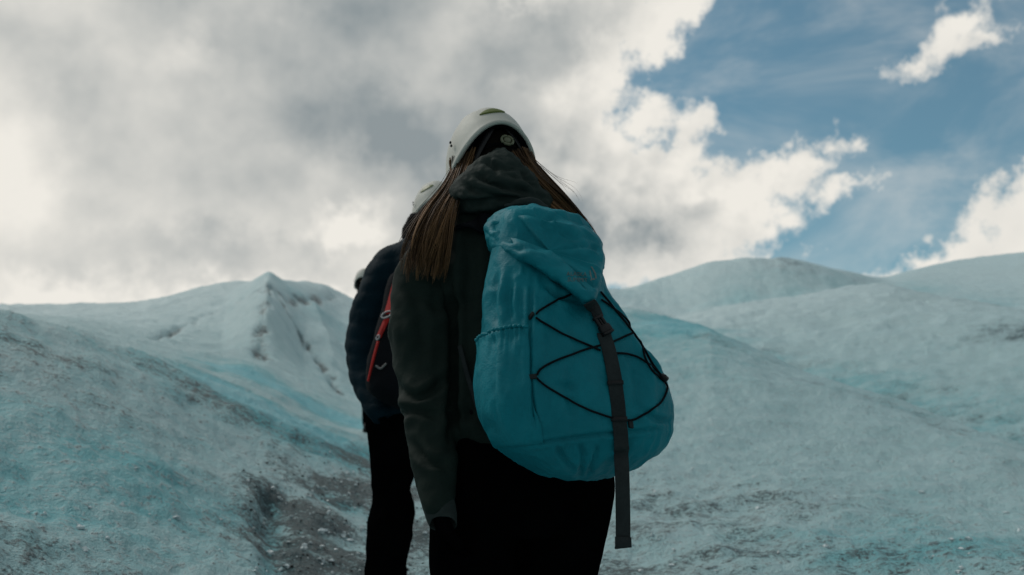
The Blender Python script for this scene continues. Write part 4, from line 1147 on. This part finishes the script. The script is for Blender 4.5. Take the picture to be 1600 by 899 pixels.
# ---- things laid on the cloth
def bvh(parts):
    v_, f_ = join(parts); return BVHTree.FromPolygons([Vector(p) for p in v_], f_)
BV = bvh([((np.array([x.co[:] for x in bag.data.vertices])), [tuple(p.vertices) for p in bag.data.polygons]), (lid_v, lid_f), (Vp, Fp)])
def surf(px, py, off=0.0):
    d = Vector(ray(px, py)).normalized()
    h_ = BV.ray_cast(Vector(CAM), d)
    if h_[0] is None:
        h_ = BV.find_nearest(Vector(at(px, py, 2.2)))
    nn = np.array(h_[1])
    if nn @ np.array(d) > 0: nn = -nn
    return np.array(h_[0]) + nn * off, nn
def cord(name, pts, rad=.0029, parent=pack, off=.0035, m=None):
    q = cr(np.array(pts, float), max(14, len(pts) * 7))
    P = np.array([surf(x, y, off)[0] for x, y in q])
    for _ in range(3): P[1:-1] = .5 * P[1:-1] + .25 * (P[:-2] + P[2:])
    v_, f_ = tube(P, rad, 8, len(P))
    return make(name, (v_, f_), m or M_cord, parent)
cords = [[(890, 460), (866, 472), (846, 484), (837, 491)], [(837, 498), (858, 511), (890, 528), (920, 541), (936, 548)], [(838, 586), (846, 576), (872, 563), (905, 550), (936, 541)], [(838, 592), (856, 606), (890, 626), (925, 643), (955, 653), (972, 657)],
         [(955, 536), (975, 527), (997, 517)], [(958, 553), (980, 554), (1002, 562), (1022, 577), (1034, 590)], [(972, 657), (990, 656), (1012, 644), (1032, 628), (1041, 608), (1037, 597)],
         [(938, 458), (958, 482), (980, 510), (1002, 540), (1020, 570), (1034, 592)], [(940, 470), (962, 486), (985, 508), (1000, 536), (1008, 560), (1018, 580), (1033, 594)]]
for c_ in cords: cord('lace_cord', c_, .0024)
def little(name, px, py, ang, hx, hy, hz, m, off=.003, parent=pack):
    """small flat block on the cloth, long axis at ang in the picture"""
    p, nn = surf(px, py, off)
    d2 = at(px + 10 * math.cos(ang), py + 10 * math.sin(ang), 2.2) - at(px, py, 2.2)
    a = unit(d2 - nn * (d2 @ nn)); b = np.cross(nn, a)
    return make(name, boxy(p, [a, b, nn], (hx, hy, hz), .3), m, parent)
little('cord_loop', 832, 494, R(-15), .0085, .0048, .0028, M_web); little('cord_loop', 833, 589, R(-5), .0085, .0052, .0028, M_web)
little('cord_loop', 984, 664, R(100), .0090, .0058, .0028, M_web)
cl = little('cord_lock', 1035, 594, R(60), .0100, .0075, .0070, M_dark, .006)
p, nn = surf(1035, 594, .011)
make('button', blob(p, (.004, .004, .004)), M_dark, cl)
# ---- closing strap: short upper piece, buckle, long tail that hangs free below the bag
def strap(name, pts, width, parent=pack, off=.004, thick=.0022, m=None):
    q = cr(np.array(pts, float), max(10, len(pts) * 8))
    P, Sd = [], []
    for i, (x, y) in enumerate(q):
        p, nn = surf(x, y, off); P.append(p)
    P = np.array(P); 
    for _ in range(4): P[1:-1] = .5 * P[1:-1] + .25 * (P[:-2] + P[2:])
    tn = np.gradient(P, axis=0); nn = np.array([surf(x, y)[1] for x, y in q])
    for _ in range(8): nn[1:-1] = .5 * nn[1:-1] + .25 * (nn[:-2] + nn[2:])
    return make(name, ribbon(P, np.cross(tn, nn), width, thick), m or M_web, parent)
up_s = strap('lid_strap', [(920, 470), (927, 482), (933, 497)], .028, off=.006)
# tail
top = [(941, 522), (948, 545), (956, 585), (961, 620), (965, 655), (969, 690), (971, 712)]
P = [surf(x, y, .0065)[0] for x, y in cr(np.array(top, float), 34)]
P = np.array(P); Yend = min(p[1] for p in P[-6:]) - .004
low = np.array([at(x, y, Yend + .004 * math.sin(i * 1.3)) for i, (x, y) in enumerate([(972, 735), (973, 760), (973.5, 790), (974, 820), (974, 852)])])
P = np.vstack([P, low]); P = cr(P[::2] if len(P) % 2 else P[::2], 70)
for _ in range(3): P[1:-1] = .5 * P[1:-1] + .25 * (P[:-2] + P[2:])
side = np.tile(V(1, .32, 0), (len(P), 1)); 
wob = np.linspace(0, 1, len(P))
P = P + np.stack([0 * wob, .004 * np.sin(wob * 14) * wob, 0 * wob], 1)
tail = make('closing_strap', ribbon(P, side, .0330, .0026), M_web, pack)
e0 = P[-1]; 
v_, f_ = ribbon(np.array([e0 + V(0, -.002, .016), e0 + V(0, -.0035, .008), e0 + V(0, -.0035, -.002), e0 + V(0, 0, -.004)]), np.tile(V(1, .32, -.04), (4, 1)), .036, .006)
make('folded_end', (v_, f_), M_web, tail)
for y, x in ((598, 959), (655, 966)):
    i = int(np.argmin(np.abs(proj(P)[:, 1] - y)))
    v_, f_ = ribbon(P[i - 1:i + 2] + V(0, -.0015, 0), side[:3], .037, .0050); make('strap_keeper', (v_, f_), M_dark, tail)
# buckle
pb, nb = surf(938, 511, .010)
dn = unit(at(946, 525, 2.15) - at(930, 497, 2.15)); dn = unit(dn - nb * (dn @ nb)); sb = np.cross(dn, nb)
buck = make('buckle', join([boxy(pb + dn * .012, [sb, dn, nb], (.0155, .0075, .0055), .3), boxy(pb + dn * .0215, [sb, dn, nb], (.0150, .0028, .0060), .3),
                            boxy(pb - dn * .006 + sb * .0085, [sb, dn, nb], (.0035, .0125, .0035), .3), boxy(pb - dn * .006 - sb * .0085, [sb, dn, nb], (.0035, .0125, .0035), .3),
                            boxy(pb - dn * .004, [sb, dn, nb], (.0022, .011, .003), .3), boxy(pb - dn * .019, [sb, dn, nb], (.0140, .0032, .0045), .3), boxy(pb + dn * .004, [sb, dn, nb], (.0140, .0025, .0048), .3)]), M_dark, pack)
# ---- embroidered mark on the lid
def lay_text(txt, x0, y0, w, hgt, name):
    cu = bpy.data.curves.new('t', 'FONT'); cu.body = txt; cu.size = 1.0; cu.resolution_u = 2
    to = bpy.data.objects.new('t', cu); COL.objects.link(to)
    bpy.context.view_layer.update()
    e = to.evaluated_get(bpy.context.evaluated_depsgraph_get()); m_ = e.to_mesh()
    vv_ = np.array([x.co[:] for x in m_.vertices]); ff_ = [tuple(p.vertices) for p in m_.polygons]; e.to_mesh_clear()
    bpy.data.objects.remove(to); bpy.data.curves.remove(cu)
    mn, mx = vv_.min(0), vv_.max(0)
    P = []
    for a in vv_:
        u = (a[0] - mn[0]) / (mx[0] - mn[0]); t = (a[1] - mn[1]) / (mx[1] - mn[1])
        P.append(surf(x0 + u * w, y0 - t * hgt + u * 1.0, .0012)[0])
    return make(name, (np.array(P), ff_), M_print, lid, False)
lay_text('ALASKA', 885, 431.5, 32, 6.5, 'lettering'); lay_text('SUMMIT', 887, 440.5, 31, 6.5, 'lettering')
def lay_poly(pts, name, m, off=.0014):
    P = np.array([surf(x, y, off)[0] for x, y in pts]); return make(name, (P, [tuple(range(len(pts)))]), m, lid, False)
lay_poly([(921, 424), (922.5, 423), (925, 436), (928.5, 435.5), (929, 438), (923, 439)], 'mountain_mark', M_print)
lay_poly([(923, 416.5), (925, 417.5), (931, 428), (932, 436), (930, 436), (928.5, 428)], 'mountain_mark', M_print)
# ---- harness: shoulder straps over the jacket, thin side webbing
for pts in ([(770, 352, 2.36), (735, 350, 2.36), (700, 372, 2.43), (690, 400, 2.53), (700, 470, 2.60), (715, 560, 2.58), (740, 620, 2.42), (752, 640, 2.32)], [(850, 352, 2.38), (868, 352, 2.45), (872, 380, 2.56), (870, 450, 2.64), (868, 560, 2.62), (900, 630, 2.50), (930, 645, 2.36)]):
    P = cr(np.array(px_path(pts)), 40)
    make('shoulder_strap', ribbon(P, np.tile(V(.9, .2, .3), (40, 1)), .055, .010), M_daypack, pack)
P = cr(np.array(px_path([(718, 540, 2.33), (727, 575, 2.318), (738, 612, 2.306), (752, 655, 2.29)])), 24)
make('side_webbing', ribbon(P, np.tile(V(.85, -.5, .25), (24, 1)), .012, .0016), M_web, pack)

# ================================================================ the second walker's pack
rows2 = [(418, 632, 740, 4.27, .05), (436, 610, 758, 4.26, .09), (490, 595, 768, 4.24, .11), (530, 584, 778, 4.23, .12), (580, 572, 785, 4.22, .13), (606, 574, 784, 4.22, .13), (626, 590, 772, 4.23, .11), (640, 620, 745, 4.24, .05)]
v, f = loft(row_loft(rows2, 50, R(10), 90, 2.8)); n = normals_of(v, f)
if ((v - v.mean(0)) * n).sum() < 0: n = -n
v = v + n * (0.012 * fbm(v * V(8, 8, 6) + 21, 3))[:, None]
dp = thing('backpack', at(680, 640, 4.24), 'black daypack with red edge strap on the hiker in the navy jacket', 'backpack')
make('main_bag', (v, f), M_daypack, dp)
BV2 = bvh([(v, f)])
def surf2(px, py, off):
    d = Vector(ray(px, py)).normalized(); h_ = BV2.ray_cast(Vector(CAM), d)
    if h_[0] is None: h_ = BV2.find_nearest(Vector(at(px, py, 4.2)))
    nn = np.array(h_[1]); nn = -nn if nn @ np.array(d) > 0 else nn
    return np.array(h_[0]) + nn * off, nn
def strap2(name, pts, width, m, off=.006):
    q = cr(np.array(pts, float), 26); P, N_ = zip(*[surf2(x, y, off) for x, y in q]); P = np.array(P); N_ = np.array(N_)
    for _ in range(6):
        P[1:-1] = .5 * P[1:-1] + .25 * (P[:-2] + P[2:]); N_[1:-1] = .5 * N_[1:-1] + .25 * (N_[:-2] + N_[2:])
    return make(name, ribbon(P, np.cross(np.gradient(P, axis=0), N_), width, .004), m, dp)
strap2('red_strap', [(626, 432), (620, 452), (614, 474), (609, 492)], .050, M_red)
strap2('red_strap', [(606, 498), (600, 512), (593, 528)], .026, M_red)
strap2('red_strap', [(592, 534), (586, 556), (581, 578), (577, 596)], .012, M_red)
def ring2(px, py, rx, ry, rot, rad):
    p, nn = surf2(px, py, .012); t = np.linspace(0, 2 * math.pi, 25)
    a = V(math.cos(rot), 0, math.sin(rot)); a = unit(a - nn * (a @ nn)); b = np.cross(nn, a)
    P = p + rx * np.cos(t)[:, None] * a + ry * np.sin(t)[:, None] * b
    make('buckle', tube(P, rad, 8, 40, round_ends=False), M_alu, dp)
ring2(606, 494, .024, .014, .3, .0035); ring2(593, 529, .010, .007, 1.0, .003)
p1 = [(590, 573), (597, 577), (604, 570)]
P = np.array([surf2(x, y, .012)[0] for x, y in cr(np.array(p1, float), 12)]); make('gear_loop', tube(P, .0045, 8, 14), plain_mat('grey_loop', (0.12, 0.12, 0.12), 0.6, 0.3), dp)

# ================================================================ chips of ice and small stones on the path
def chips(name, cnt, area, size, mat, label, cat):
    Vs, Fs, o = [], [], 0
    base_v, base_f = blob(V(0, 0, 0), (1, 1, .7), None, 6, 4)
    k = 0
    while k < cnt:
        px = rng.uniform(*area[0]); py = rng.uniform(*area[1])
        h_ = ground_hit(px, py)
        if h_ is None: k += 1; continue
        s = size * (0.35 + rng.random() ** 2.5 * 1.3)
        vv_ = base_v * (s * rng.uniform(.6, 1.3, 3)) * (1 + .25 * rng.normal(size=(len(base_v), 1)))
        a = rng.random() * 6.28; cs, sn = math.cos(a), math.sin(a)
        vv_ = np.stack([vv_[:, 0] * cs - vv_[:, 1] * sn, vv_[:, 0] * sn + vv_[:, 1] * cs, vv_[:, 2]], 1)
        Vs.append(vv_ + V(h_[0], h_[1], gz(h_[0], h_[1]) + s * .12)); Fs += [tuple(i + o for i in q_) for q_ in base_f]; o += len(vv_); k += 1
    ob = link_mesh(name, np.vstack(Vs), Fs, mat, None, False)
    ob['kind'] = 'stuff'; ob['label'] = label; ob['category'] = cat
M_chip = plain_mat('ice_chip', (0.58, 0.66, 0.68), 0.35, 0.5, var=.2)
M_stone = plain_mat('dark_stone', (0.045, 0.046, 0.045), 0.85, 0.2, var=.5)
chips('ice_chips', 260, ((0, 1600), (700, 899)), .011, M_chip, 'loose pale ice chips scattered over the foreground ice', 'ice chips')
chips('grit_stones', 500, ((380, 760), (690, 899)), .0055, M_stone, 'small dark stones and grit along the dirty path', 'grit')
chips('path_ice_chips', 200, ((430, 700), (740, 899)), .012, M_chip, 'pale ice crumbs lying along the dirty path', 'ice chips')
